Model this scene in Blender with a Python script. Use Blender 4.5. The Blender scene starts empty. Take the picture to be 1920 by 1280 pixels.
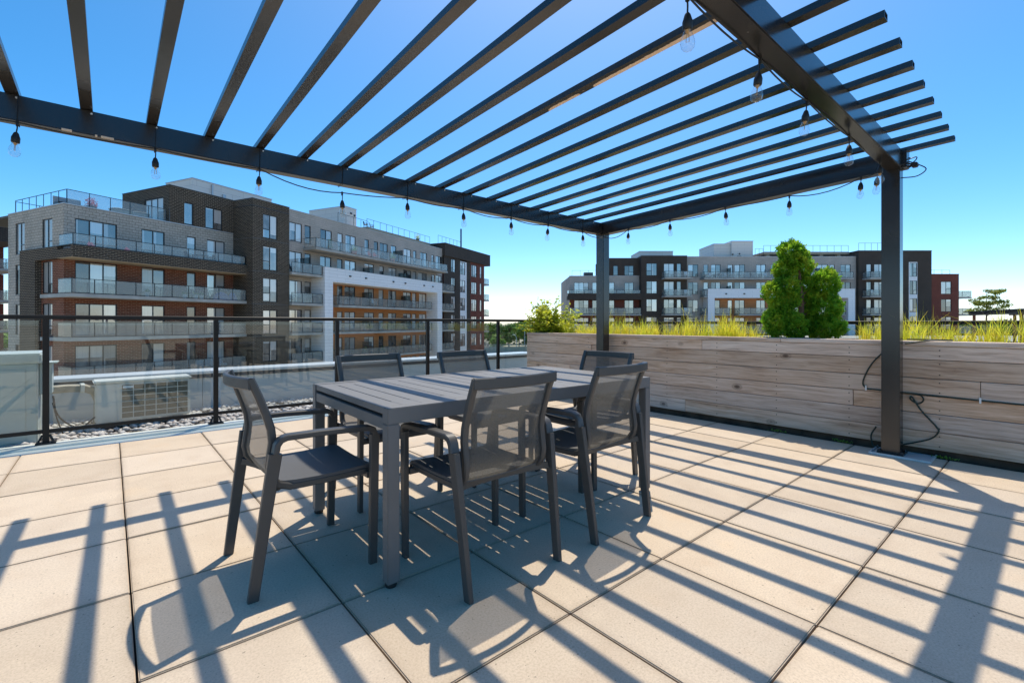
import bpy, bmesh, math, random
import numpy as np
from mathutils import Vector, Matrix
R = math.radians
random.seed(7)
rng = np.random.default_rng(11)
sc = bpy.context.scene
C = sc.collection

# ------------------------------------------------------------------ camera, light, exposure
CAM = (-1.2811, -1.1661, 1.0624)
YAW = 49.406
cam_d = bpy.data.cameras.new('camera')
cam = bpy.data.objects.new('camera', cam_d)
C.objects.link(cam)
cam.location = CAM
cam.rotation_euler = (R(90), 0, R(YAW - 90))
cam_d.sensor_width = 36
cam_d.lens = 878.6 / 1920 * 36
cam_d.shift_y = -34.2 / 1920
cam_d.clip_start = 0.05
cam_d.clip_end = 6000
sc.camera = cam

SUN_EL, SUN_AZ = 65.1, 35.5            # azimuth measured from +X towards +Y
w = bpy.data.worlds.new('World')
sc.world = w
w.use_nodes = True
nt = w.node_tree
nt.nodes.clear()
sky = nt.nodes.new('ShaderNodeTexSky')
sky.sky_type = 'NISHITA'
sky.sun_disc = False
sky.sun_elevation = R(SUN_EL)
sky.sun_rotation = R(90 - SUN_AZ)
sky.altitude = 0
sky.air_density = 0.6
sky.dust_density = 0.68
sky.ozone_density = 0.5
hsv = nt.nodes.new('ShaderNodeHueSaturation')
hsv.inputs['Saturation'].default_value = 1.45
hsv.inputs['Hue'].default_value = 0.490
bg = nt.nodes.new('ShaderNodeBackground')
bg.inputs['Strength'].default_value = 0.15
wo = nt.nodes.new('ShaderNodeOutputWorld')
nt.links.new(sky.outputs[0], hsv.inputs['Color'])
nt.links.new(hsv.outputs[0], bg.inputs['Color'])
nt.links.new(bg.outputs[0], wo.inputs['Surface'])

sun_d = bpy.data.lights.new('sun', 'SUN')
sun_d.energy = 2.6
sun_d.angle = R(0.53)
sun_d.color = (1.0, 0.93, 0.79)
sun = bpy.data.objects.new('sun', sun_d)
C.objects.link(sun)
sdir = Vector((math.cos(R(SUN_EL)) * math.cos(R(SUN_AZ)), math.cos(R(SUN_EL)) * math.sin(R(SUN_AZ)), math.sin(R(SUN_EL))))
sun.rotation_euler = sdir.to_track_quat('Z', 'Y').to_euler()
sun.location = sdir * 60

sc.view_settings.view_transform = 'Standard'
sc.view_settings.look = 'None'
sc.view_settings.exposure = 0.76
sc.view_settings.gamma = 1.0
sc.view_settings.use_curve_mapping = False
sc.render.engine = 'CYCLES'
sc.cycles.use_denoising = True
sc.cycles.max_bounces = 10
sc.cycles.transparent_max_bounces = 24
sc.cycles.caustics_reflective = False
sc.cycles.caustics_refractive = False

# ------------------------------------------------------------------ material helpers
class NT:
    def __init__(self, name):
        self.m = bpy.data.materials.new(name)
        self.m.use_nodes = True
        self.t = self.m.node_tree
        self.t.nodes.clear()
        self.out = self.n('OutputMaterial')

    def n(self, kind, **kw):
        nd = self.t.nodes.new('ShaderNode' + kind)
        for k, v in kw.items():
            setattr(nd, k, v)
        return nd

    def l(self, a, b):
        self.t.links.new(a, b)

    def sock(self, v, inp):
        if isinstance(v, bpy.types.NodeSocket):
            self.l(v, inp)
        else:
            inp.default_value = v

    def coord(self, kind='Object'):
        return self.n('TexCoord').outputs[kind]

    def mapping(self, vec, scale=(1, 1, 1), loc=(0, 0, 0)):
        mp = self.n('Mapping')
        self.l(vec, mp.inputs['Vector'])
        mp.inputs['Scale'].default_value = scale
        self.sock(loc, mp.inputs['Location'])
        return mp.outputs[0]

    def noise(self, vec, scale, detail=4, rough=.5):
        nd = self.n('TexNoise')
        self.l(vec, nd.inputs['Vector'])
        nd.inputs['Scale'].default_value = scale
        nd.inputs['Detail'].default_value = detail
        nd.inputs['Roughness'].default_value = rough
        return nd.outputs['Fac']

    def ramp(self, fac, stops):
        r = self.n('ValToRGB')
        self.l(fac, r.inputs[0])
        e = r.color_ramp.elements
        while len(e) < len(stops):
            e.new(.5)
        for el, (p, c) in zip(e, stops):
            el.position = p
            el.color = (c[0], c[1], c[2], 1) if isinstance(c, tuple) else (c, c, c, 1)
        return r.outputs[0]

    def mix(self, fac, a, b, mode='MIX'):
        m = self.n('Mix', data_type='RGBA', blend_type=mode)
        self.sock(fac, m.inputs[0])
        for v, i in ((a, 6), (b, 7)):
            self.sock(v if isinstance(v, bpy.types.NodeSocket) else (v[0], v[1], v[2], 1), m.inputs[i])
        return m.outputs[2]

    def math(self, op, a, b=0.0):
        m = self.n('Math', operation=op)
        self.sock(a, m.inputs[0])
        self.sock(b, m.inputs[1])
        return m.outputs[0]

    def bump(self, h, strength=.3, dist=.01):
        b = self.n('Bump')
        b.inputs['Strength'].default_value = strength
        b.inputs['Distance'].default_value = dist
        self.l(h, b.inputs['Height'])
        return b.outputs[0]

    def rand(self):
        return self.n('ObjectInfo').outputs['Random']

    def bsdf(self, color, rough=.6, normal=None, metallic=0.0, spec=.5):
        p = self.n('BsdfPrincipled')
        if isinstance(color, bpy.types.NodeSocket):
            self.l(color, p.inputs['Base Color'])
        else:
            p.inputs['Base Color'].default_value = (*color, 1)
        self.sock(rough, p.inputs['Roughness'])
        p.inputs['Metallic'].default_value = metallic
        p.inputs['Specular IOR Level'].default_value = spec
        if normal is not None:
            self.l(normal, p.inputs['Normal'])
        return p.outputs[0]

    def done(self, sh):
        self.l(sh, self.out.inputs['Surface'])
        return self.m


def plain(name, col, rough=.55, var=.12, scale=6, bump=0.0, spec=.5, metallic=0.0):
    t = NT(name)
    f = t.noise(t.coord(), scale, 5, .6)
    c = t.mix(t.ramp(f, [(.3, 0.0), (.7, 1.0)]), tuple(x * (1 - var) for x in col), tuple(min(1, x * (1 + var)) for x in col))
    n = t.bump(t.noise(t.coord(), scale * 20, 3), bump, .003) if bump else None
    return t.done(t.bsdf(c, rough, n, metallic, spec))


def wall_uv(t):
    s = t.n('SeparateXYZ')
    t.l(t.coord(), s.inputs[0])
    cb = t.n('CombineXYZ')
    t.l(t.math('ADD', s.outputs[0], s.outputs[1]), cb.inputs[0])
    t.l(s.outputs[2], cb.inputs[1])
    return cb.outputs[0]


def brick_mat(name, c1, c2, mortar, bw, bh, ms, rough=.85, bump=.6, squash=.5):
    t = NT(name)
    v = wall_uv(t)
    b = t.n('TexBrick')
    t.l(v, b.inputs['Vector'])
    b.inputs['Color1'].default_value = (*c1, 1)
    b.inputs['Color2'].default_value = (*c2, 1)
    b.inputs['Mortar'].default_value = (*mortar, 1)
    b.inputs['Scale'].default_value = 1
    b.inputs['Mortar Size'].default_value = ms
    b.inputs['Mortar Smooth'].default_value = .1
    b.inputs['Bias'].default_value = 0
    b.inputs['Brick Width'].default_value = bw
    b.inputs['Row Height'].default_value = bh
    b.offset = squash
    g = t.noise(t.coord(), .45, 4)
    c = t.mix(t.ramp(g, [(.3, .8), (.7, 1.0)]), (0, 0, 0), b.outputs[0], 'MIX')
    c = t.mix(.25, c, t.ramp(t.noise(v, 9, 2), [(.3, .0), (.7, .6)]), 'OVERLAY')
    h = t.math('SUBTRACT', 1.0, b.outputs['Fac'])
    return t.done(t.bsdf(c, rough, t.bump(h, bump, .01), 0, .25))


def siding_mat(name, c1, c2, pitch, vertical_joint=2.4, rough=.6):
    t = NT(name)
    v = wall_uv(t)
    b = t.n('TexBrick')
    t.l(v, b.inputs['Vector'])
    b.inputs['Color1'].default_value = (*c1, 1)
    b.inputs['Color2'].default_value = (*c2, 1)
    b.inputs['Mortar'].default_value = (*[x * .45 for x in c1], 1)
    b.inputs['Scale'].default_value = 1
    b.inputs['Mortar Size'].default_value = .008
    b.inputs['Brick Width'].default_value = vertical_joint
    b.inputs['Row Height'].default_value = pitch
    h = t.math('SUBTRACT', 1.0, b.outputs['Fac'])
    return t.done(t.bsdf(b.outputs[0], rough, t.bump(h, .4, .01), 0, .4))


M = {}
# dark powder coat of the pergola, with random brownish tone variation and fine chips
t = NT('pergola_paint')
o = t.coord()
f = t.noise(t.mapping(o, (1, 1, 1)), 2.0, 3, .5)
c = t.ramp(f, [(.25, (.015, .014, .013)), (.5, (.020, .018, .0165)), (.75, (.032, .028, .023))])
ch = t.ramp(t.noise(o, 38, 2, .5), [(.80, 0.0), (.81, 1.0)])
c = t.mix(t.math('MULTIPLY', ch, .8), c, (.42, .36, .29))
M['pergola'] = t.done(t.bsdf(c, t.ramp(f, [(.3, .20), (.7, .28)]), None, 0, .75))
# the same paint flaking away to primer along its lower edge
t = NT('flaking_paint')
o = t.coord()
s = t.n('SeparateXYZ'); t.l(o, s.inputs[0])
big = t.noise(t.mapping(o, (6, 1.1, 6)), 1.1, 2, .5)
fine = t.noise(o, 16, 5, .7)
band = t.ramp(t.math('DIVIDE', t.math('ADD', s.outputs[1], .4), 1.6), [(0.0, .0), (.12, 1.0), (.56, 1.0), (.62, .55), (.74, .62), (.80, .9), (.84, .45), (1.0, 0.0)])
xf = t.ramp(t.math('DIVIDE', t.math('ADD', s.outputs[0], .0285), .057), [(.30, 0.0), (.62, 1.0)])
k = t.math('ADD', t.math('MULTIPLY', big, .30), t.math('ADD', t.math('MULTIPLY', fine, .40), t.math('ADD', t.math('MULTIPLY', band, .35), t.math('MULTIPLY', xf, .30))))
mask = t.ramp(k, [(.845, 0.0), (.852, 1.0)])
c = t.mix(mask, t.ramp(f if False else fine, [(.3, (.022, .021, .020)), (.7, (.045, .041, .037))]), (.88, .68, .50))
M['flaking'] = t.done(t.bsdf(c, t.ramp(mask, [(0, .42), (1, .85)]), t.bump(mask, -.5, .002), 0, .4))

M['black_metal'] = plain('rail_black_paint', (.013, .010, .008), .42, .25, 5, 0, .3)
M['table'] = plain('taupe_table_coat', (.150, .138, .128), .6, .06, 9, .03, 1.0)
M['chairframe'] = plain('taupe_chair_coat', (.072, .066, .060), .42, .07, 12, .04, .5)
M['rubber'] = plain('black_rubber', (.015, .015, .015), .6)
M['cable'] = plain('black_cable', (.012, .013, .013), .5)
M['green_cable'] = plain('dark_green_cable', (.015, .028, .018), .5)
M['clip'] = plain('white_clip', (.75, .75, .72), .4)
M['galv'] = plain('galvanised_sheet', (.62, .68, .70), .45, .08, 8, 0, .5, .35)
M['flash'] = plain('pale_flashing', (.70, .72, .66), .5, .06, 3, 0, .4)
M['concrete'] = plain('slab_concrete', (.40, .39, .36), .85, .18, 1.1, .3)
M['parapet'] = plain('parapet_membrane', (.58, .59, .56), .7, .06, .9, .1)
M['cap'] = plain('parapet_cap_sheet', (.62, .64, .64), .35, .05, 1.2, 0, .5, .2)
M['darktrim'] = plain('dark_trim', (.05, .055, .06), .4)
M['acwhite'] = plain('condenser_enamel', (.66, .66, .60), .35, .04, 4)
M['cabinet'] = plain('grey_green_enamel', (.50, .55, .50), .38, .05, 3)
M['acgrille'] = plain('condenser_fins', (.10, .095, .07), .5, .2, 30)
M['duct'] = plain('beige_pipe_cover', (.36, .31, .23), .45, .06, 8)
M['brownblock'] = plain('treated_block', (.09, .06, .045), .8, .3, 14)
M['kick'] = plain('dark_brown_kickboard', (.085, .050, .030), .85, .7, 5, .5)  # dark brown, strongly mottled at random
M['soil'] = plain('dry_soil', (.13, .095, .055), .95, .4, 25, .8)
M['membrane'] = plain('roof_membrane', (.10, .10, .095), .9, .2, 3)
M['winframe'] = plain('window_frame_black', (.014, .015, .018), .35)
M['plaster'] = plain('white_render', (.62, .60, .57), .75, .05, .6)
M['deckbeige'] = plain('beige_deck_edge', (.42, .34, .24), .8, .12, 1)
M['copingdark'] = plain('dark_coping', (.06, .065, .075), .4)
M['copinglight'] = plain('light_coping', (.50, .52, .54), .35, .04, 1, 0, .5, .3)

# pavers
t = NT('beige_concrete_paver')
o = t.coord()
rnd = t.rand()
sh = t.n('CombineXYZ'); t.l(t.math('MULTIPLY', rnd, 37.0), sh.inputs[0]); t.l(t.math('MULTIPLY', rnd, 91.0), sh.inputs[1])
v = t.mapping(o, (1, 1, 1), sh.outputs[0])
f1 = t.noise(v, 3.2, 6, .6)
f2 = t.noise(v, 130, 3, .7)
f3 = t.noise(v, 420, 2, .6)
c = t.ramp(f1, [(.25, (.580, .452, .330)), (.5, (.655, .528, .395)), (.78, (.712, .572, .420))])
c = t.mix(t.math('MULTIPLY', t.ramp(f2, [(.42, 0.0), (.68, 1.0)]), .55), c, (.40, .31, .22))
c = t.mix(t.math('MULTIPLY', t.ramp(f3, [(.62, 0.0), (.72, 1.0)]), .5), c, (.72, .62, .50))
c = t.mix(t.math('MULTIPLY', t.ramp(t.noise(v, 75, 2, .4), [(.71, 0.0), (.735, 1.0)]), .75), c, (.17, .14, .11))
# joint grime, water marks and a few rusty blotches
ge = t.n('SeparateXYZ'); t.l(t.coord('Generated'), ge.inputs[0])
def edge(a):
    return t.math('MINIMUM', a, t.math('SUBTRACT', 1.0, a))
ed = t.math('MINIMUM', edge(ge.outputs[0]), edge(ge.outputs[1]))
gr = t.math('ADD', ed, t.math('MULTIPLY', t.math('SUBTRACT', t.noise(v, 9, 4, .6), .5), .05))
c = t.mix(t.math('MULTIPLY', t.ramp(gr, [(.0, 1.0), (.022, .35), (.06, 0.0)]), .42), c, (.30, .225, .15))
st = t.noise(t.mapping(o, (1, 1, 1), sh.outputs[0]), 1.6, 5, .55)
c = t.mix(t.math('MULTIPLY', t.ramp(st, [(.52, 0.0), (.60, 1.0), (.66, .25)]), .22), c, (.46, .35, .25))
c = t.mix(t.math('MULTIPLY', t.ramp(t.noise(v, 2.4, 3, .5), [(.60, 0.0), (.72, 1.0)]), .16), c, (.72, .47, .25))
hv = t.n('HueSaturation')
t.l(c, hv.inputs['Color'])
t.l(t.math('ADD', .92, t.math('MULTIPLY', rnd, .14)), hv.inputs['Value'])
t.l(t.math('ADD', .95, t.math('MULTIPLY', t.math('FRACT', t.math('MULTIPLY', rnd, 17.0)), .12)), hv.inputs['Saturation'])
hgt = t.math('ADD', t.math('MULTIPLY', f2, .6), t.math('MULTIPLY', f3, .5))
M['paver'] = t.done(t.bsdf(hv.outputs[0], .82, t.bump(hgt, .22, .003), 0, .3))

# weathered cedar boards (grain along local Y)
t = NT('weathered_cedar')
o = t.coord()
rnd = t.rand()
sh = t.n('CombineXYZ')
t.l(t.math('MULTIPLY', rnd, 23.0), sh.inputs[0]); t.l(t.math('MULTIPLY', rnd, 57.0), sh.inputs[1]); t.l(t.math('MULTIPLY', rnd, 11.0), sh.inputs[2])
v = t.mapping(o, (1, 1, 1), sh.outputs[0])
warp = t.n('Mix', data_type='VECTOR')
warp.inputs[0].default_value = .05
t.l(v, warp.inputs[4])
nz = t.n('TexNoise'); t.l(t.mapping(v, (1, .8, 1)), nz.inputs['Vector']); nz.inputs['Scale'].default_value = 3.5; nz.inputs['Detail'].default_value = 2
t.l(nz.outputs['Color'], warp.inputs[5])
gv = t.mapping(warp.outputs[1], (1, .045, 1))
g1 = t.noise(gv, 46, 5, .6)
g2 = t.noise(t.mapping(v, (1, .02, 1)), 150, 3, .6)
blot = t.noise(t.mapping(v, (1, .45, 1)), 3.0, 4, .6)
c = t.ramp(g1, [(.28, (.28, .175, .115)), (.45, (.56, .388, .272)), (.60, (.69, .505, .375)), (.75, (.77, .625, .50))])
c = t.mix(t.math('MULTIPLY', t.ramp(g2, [(.50, 0.0), (.70, 1.0)]), .42), c, (.27, .18, .125))
c = t.mix(t.math('MULTIPLY', t.ramp(blot, [(.38, 0.0), (.68, 1.0)]), .5), c, (.70, .575, .475))
vo = t.n('TexVoronoi'); t.l(t.mapping(v, (1, .62, 1)), vo.inputs['Vector']); vo.inputs['Scale'].default_value = 3.9
kn = t.ramp(vo.outputs['Distance'], [(.03, 1.0), (.065, .8), (.085, .25), (.11, .45), (.15, 0.0)])
c = t.mix(t.math('MULTIPLY', kn, .85), c, (.075, .045, .032))
hv = t.n('HueSaturation')
t.l(c, hv.inputs['Color'])
t.l(t.math('ADD', .86, t.math('MULTIPLY', rnd, .3)), hv.inputs['Value'])
t.l(t.math('ADD', .8, t.math('MULTIPLY', t.math('FRACT', t.math('MULTIPLY', rnd, 13.0)), .45)), hv.inputs['Saturation'])
M['wood'] = t.done(t.bsdf(hv.outputs[0], .8, t.bump(g1, .3, .003), 0, .25))

# mesh sling fabrics: woven, partly open
def sling(name, col, open_fac, trans):
    t = NT(name)
    o = t.coord()
    f = t.noise(o, 500, 1)
    c = t.mix(t.ramp(f, [(.35, 0.0), (.65, 1.0)]), tuple(x * .75 for x in col), tuple(x * 1.25 for x in col))
    d = t.bsdf(c, .6, None, 0, .8)
    tr = t.n('BsdfTranslucent'); t.l(c, tr.inputs[0])
    m1 = t.n('MixShader'); m1.inputs[0].default_value = trans
    t.l(d, m1.inputs[1]); t.l(tr.outputs[0], m1.inputs[2])
    if not open_fac:
        return t.done(m1.outputs[0])
    tp = t.n('BsdfTransparent')
    m2 = t.n('MixShader'); m2.inputs[0].default_value = open_fac
    t.l(m1.outputs[0], m2.inputs[1]); t.l(tp.outputs[0], m2.inputs[2])
    return t.done(m2.outputs[0])


M['sling_back'] = sling('open_mesh_sling', (.150, .138, .118), .30, .5)
M['sling_seat'] = sling('dense_mesh_sling', (.070, .068, .068), 0, .0)

# clear glass sheet
def sheet_glass(name, tint, ior, dust_glint=0.0):
    t = NT(name)
    tp = t.n('BsdfTransparent'); tp.inputs[0].default_value = (*tint, 1)
    gl = t.n('BsdfGlossy'); gl.inputs['Roughness'].default_value = 0.0
    gl.inputs['Color'].default_value = (.95, .97, .97, 1)
    fr = t.n('Fresnel')
    back = t.n('NewGeometry').outputs['Backfacing']
    t.l(t.math('ADD', ior, t.math('MULTIPLY', back, 1 / ior - ior)), fr.inputs['IOR'])
    m = t.n('MixShader')
    base = tp.outputs[0]
    if dust_glint:  # white film: dirt on balcony panes, painted-in shine on bulbs
        df = t.n('BsdfDiffuse'); df.inputs[0].default_value = (.75, .75, .72, 1)
        md = t.n('MixShader'); md.inputs[0].default_value = dust_glint
        t.l(base, md.inputs[1]); t.l(df.outputs[0], md.inputs[2]); base = md.outputs[0]
    t.l(fr.outputs[0], m.inputs[0]); t.l(base, m.inputs[1]); t.l(gl.outputs[0], m.inputs[2])
    return t.done(m.outputs[0])


M['glass'] = sheet_glass('clear_railing_glass', (.94, .965, .955), 1.6)
M['glass_far'] = sheet_glass('grey_balcony_glass', (.86, .88, .87), 1.42, .16)
M['screen'] = sheet_glass('tinted_privacy_glass', (.42, .47, .48), 1.7)
M['bulbglass'] = sheet_glass('bulb_glass', (.96, .96, .95), 1.5, .045)  # milky white mixed in stands for bright highlights on the bulbs
M['filament'] = plain('amber_filament', (.55, .32, .10), .4)


def window_glass(name, inside, blind, p_blind, refl):
    """coated glass over a room: every pane draws its own roller blind and curtain"""
    t = NT(name)
    r = t.rand()
    g = t.n('SeparateXYZ'); t.l(t.coord('Generated'), g.inputs[0])
    r2 = t.math('FRACT', t.math('MULTIPLY', r, 7.31))
    r3 = t.math('FRACT', t.math('MULTIPLY', r, 13.7))
    r4 = t.math('FRACT', t.math('MULTIPLY', r, 29.3))
    drop = t.math('SUBTRACT', 1.0, t.math('MULTIPLY', t.math('MULTIPLY', r2, 1.1), t.math('LESS_THAN', r3, p_blind)))
    bl = t.math('GREATER_THAN', g.outputs[2], drop)
    u = t.math('ADD', t.math('MULTIPLY', g.outputs[0], 1.0), 0.0)
    cur = t.math('MULTIPLY', t.math('LESS_THAN', u, t.math('MULTIPLY', r2, .4)), t.math('GREATER_THAN', r4, .55))
    fold = t.noise(t.mapping(t.coord(), (14, 14, .15)), 1.0, 2)
    f = t.noise(t.mapping(t.coord(), (.9, .9, .6)), 1.6, 4)
    room = t.mix(t.ramp(f, [(.35, 0.0), (.65, 1.0)]), tuple(x * .55 for x in inside), tuple(min(1, x * 1.5) for x in inside))
    bc = t.mix(t.ramp(fold, [(.3, 0.0), (.7, 1.0)]), tuple(x * .86 for x in blind), blind)
    c = t.mix(t.math('MAXIMUM', bl, cur), room, bc)
    d = t.bsdf(c, .7, None, 0, .2)
    gl = t.n('BsdfGlossy'); gl.inputs['Roughness'].default_value = 0.01
    gl.inputs['Color'].default_value = (1.0, .90, .84, 1)
    bn = t.bump(t.noise(t.coord(), .55, 2), .10, .06)
    t.l(bn, gl.inputs['Normal'])
    m = t.n('MixShader')
    t.l(t.math('ADD', refl, t.math('MULTIPLY', r4, .14)), m.inputs[0])
    t.l(d, m.inputs[1]); t.l(gl.outputs[0], m.inputs[2])
    return t.done(m.outputs[0])


M['pane_dark'] = window_glass('dark_window_glass', (.06, .058, .055), (.45, .44, .42), .25, .16)
M['pane_sky'] = window_glass('reflecting_window_glass', (.13, .125, .12), (.66, .65, .64), .6, .26)
M['pane_blind'] = window_glass('window_glass_with_pale_blind', (.22, .21, .20), (.80, .77, .73), .9, .16)

M['greyblock'] = brick_mat('grey_masonry_block', (.52, .465, .395), (.60, .535, .455), (.22, .20, .175), .42, .21, .013, .85, .5)
M['greyblock_fine'] = brick_mat('grey_masonry_siding', (.54, .475, .415), (.59, .52, .455), (.34, .30, .265), 1.2, .22, .010, .8, .3)
M['darkbrick'] = brick_mat('black_brown_brick', (.040, .031, .024), (.072, .055, .042), (.42, .33, .24), .36, .122, .0105)
M['darkbrick_fine'] = brick_mat('dark_brown_brick', (.056, .044, .037), (.074, .058, .048), (.16, .125, .10), .36, .122, .0105)
M['redbrick'] = brick_mat('red_brown_brick', (.19, .055, .030), (.28, .088, .05), (.50, .35, .25), .36, .122, .0095)
M['redbrick_fine'] = brick_mat('maroon_brick', (.19, .052, .036), (.225, .066, .046), (.27, .12, .09), .36, .122, .0095)
M['whitesiding'] = siding_mat('white_panel_siding', (.82, .82, .83), (.85, .85, .86), .36)
M['orangesiding'] = siding_mat('orange_wood_siding', (.46, .18, .06), (.53, .22, .075), .18)
M['cream'] = siding_mat('cream_panel_cladding', (.78, .71, .64), (.80, .73, .66), .55)

# vegetation
def leaf_mat(name, stops, trans=.45, rough=.55):
    t = NT(name)
    f = t.noise(t.coord(), 7, 3)
    f2 = t.noise(t.coord(), 70, 2)
    c = t.ramp(t.math('ADD', t.math('MULTIPLY', f, .6), t.math('MULTIPLY', f2, .4)), stops)
    d = t.bsdf(c, rough, None, 0, .35)
    tr = t.n('BsdfTranslucent'); t.l(c, tr.inputs[0])
    m = t.n('MixShader'); m.inputs[0].default_value = trans
    t.l(d, m.inputs[1]); t.l(tr.outputs[0], m.inputs[2])
    return t.done(m.outputs[0])


M['grass'] = leaf_mat('golden_green_grass', [(.34, (.74, .44, .06)), (.45, (.82, .70, .06)), (.56, (.78, .78, .07)), (.66, (.50, .64, .06))], .6)
M['cedar'] = leaf_mat('cedar_foliage', [(.36, (.09, .27, .02)), (.48, (.20, .44, .025)), (.60, (.42, .56, .04)), (.70, (.58, .52, .06))], .58)
M['bush'] = leaf_mat('lime_bush_leaf', [(.36, (.32, .40, .03)), (.5, (.52, .56, .04)), (.64, (.64, .60, .07))], .58)
M['treeleaf'] = leaf_mat('tree_leaf', [(.36, (.10, .21, .03)), (.5, (.19, .34, .05)), (.64, (.34, .46, .09))], .5)
M['treeleaf_dark'] = leaf_mat('dark_tree_leaf', [(.36, (.05, .12, .025)), (.5, (.09, .19, .04)), (.64, (.16, .27, .06))], .45)
M['maplet'] = leaf_mat('olive_tree_leaf', [(.36, (.15, .20, .03)), (.5, (.28, .32, .05)), (.64, (.42, .42, .09))], .5)
M['bark'] = plain('cedar_bark', (.16, .095, .06), .9, .35, 30, .8)
M['lawn'] = plain('mown_lawn', (.15, .19, .035), .95, .25, .05, .2)
M['ground'] = plain('rough_ground', (.46, .40, .29), .95, .35, .012, .2)
M['asphalt'] = plain('grey_asphalt', (.12, .12, .12), .9, .15, .2, .2)
M['pink'] = leaf_mat('pink_blossom', [(.36, (.55, .08, .22)), (.5, (.65, .15, .30)), (.64, (.7, .3, .4))], .3)
M['terracotta'] = plain('terracotta', (.42, .13, .05), .8)
M['whiteplastic'] = plain('white_plastic', (.72, .73, .72), .4)
M['bluecover'] = plain('blue_cover', (.10, .13, .42), .6)
M['greycushion'] = plain('grey_blue_cushion', (.36, .42, .46), .8)
M['sagebox'] = plain('sage_plastic', (.42, .47, .42), .5)
M['redchair'] = plain('coral_plastic', (.50, .17, .12), .5)
M['orangewood'] = plain('raw_orange_lumber', (.5, .22, .07), .8)


def gravel_mat():
    t = NT('river_pebble')
    f = t.noise(t.coord(), 11, 2)
    c = t.ramp(f, [(.3, (.30, .25, .21)), (.45, (.52, .48, .44)), (.6, (.62, .60, .57)), (.75, (.40, .31, .26))])
    return t.done(t.bsdf(c, .75, None, 0, .3))


M['gravel'] = gravel_mat()


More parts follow.
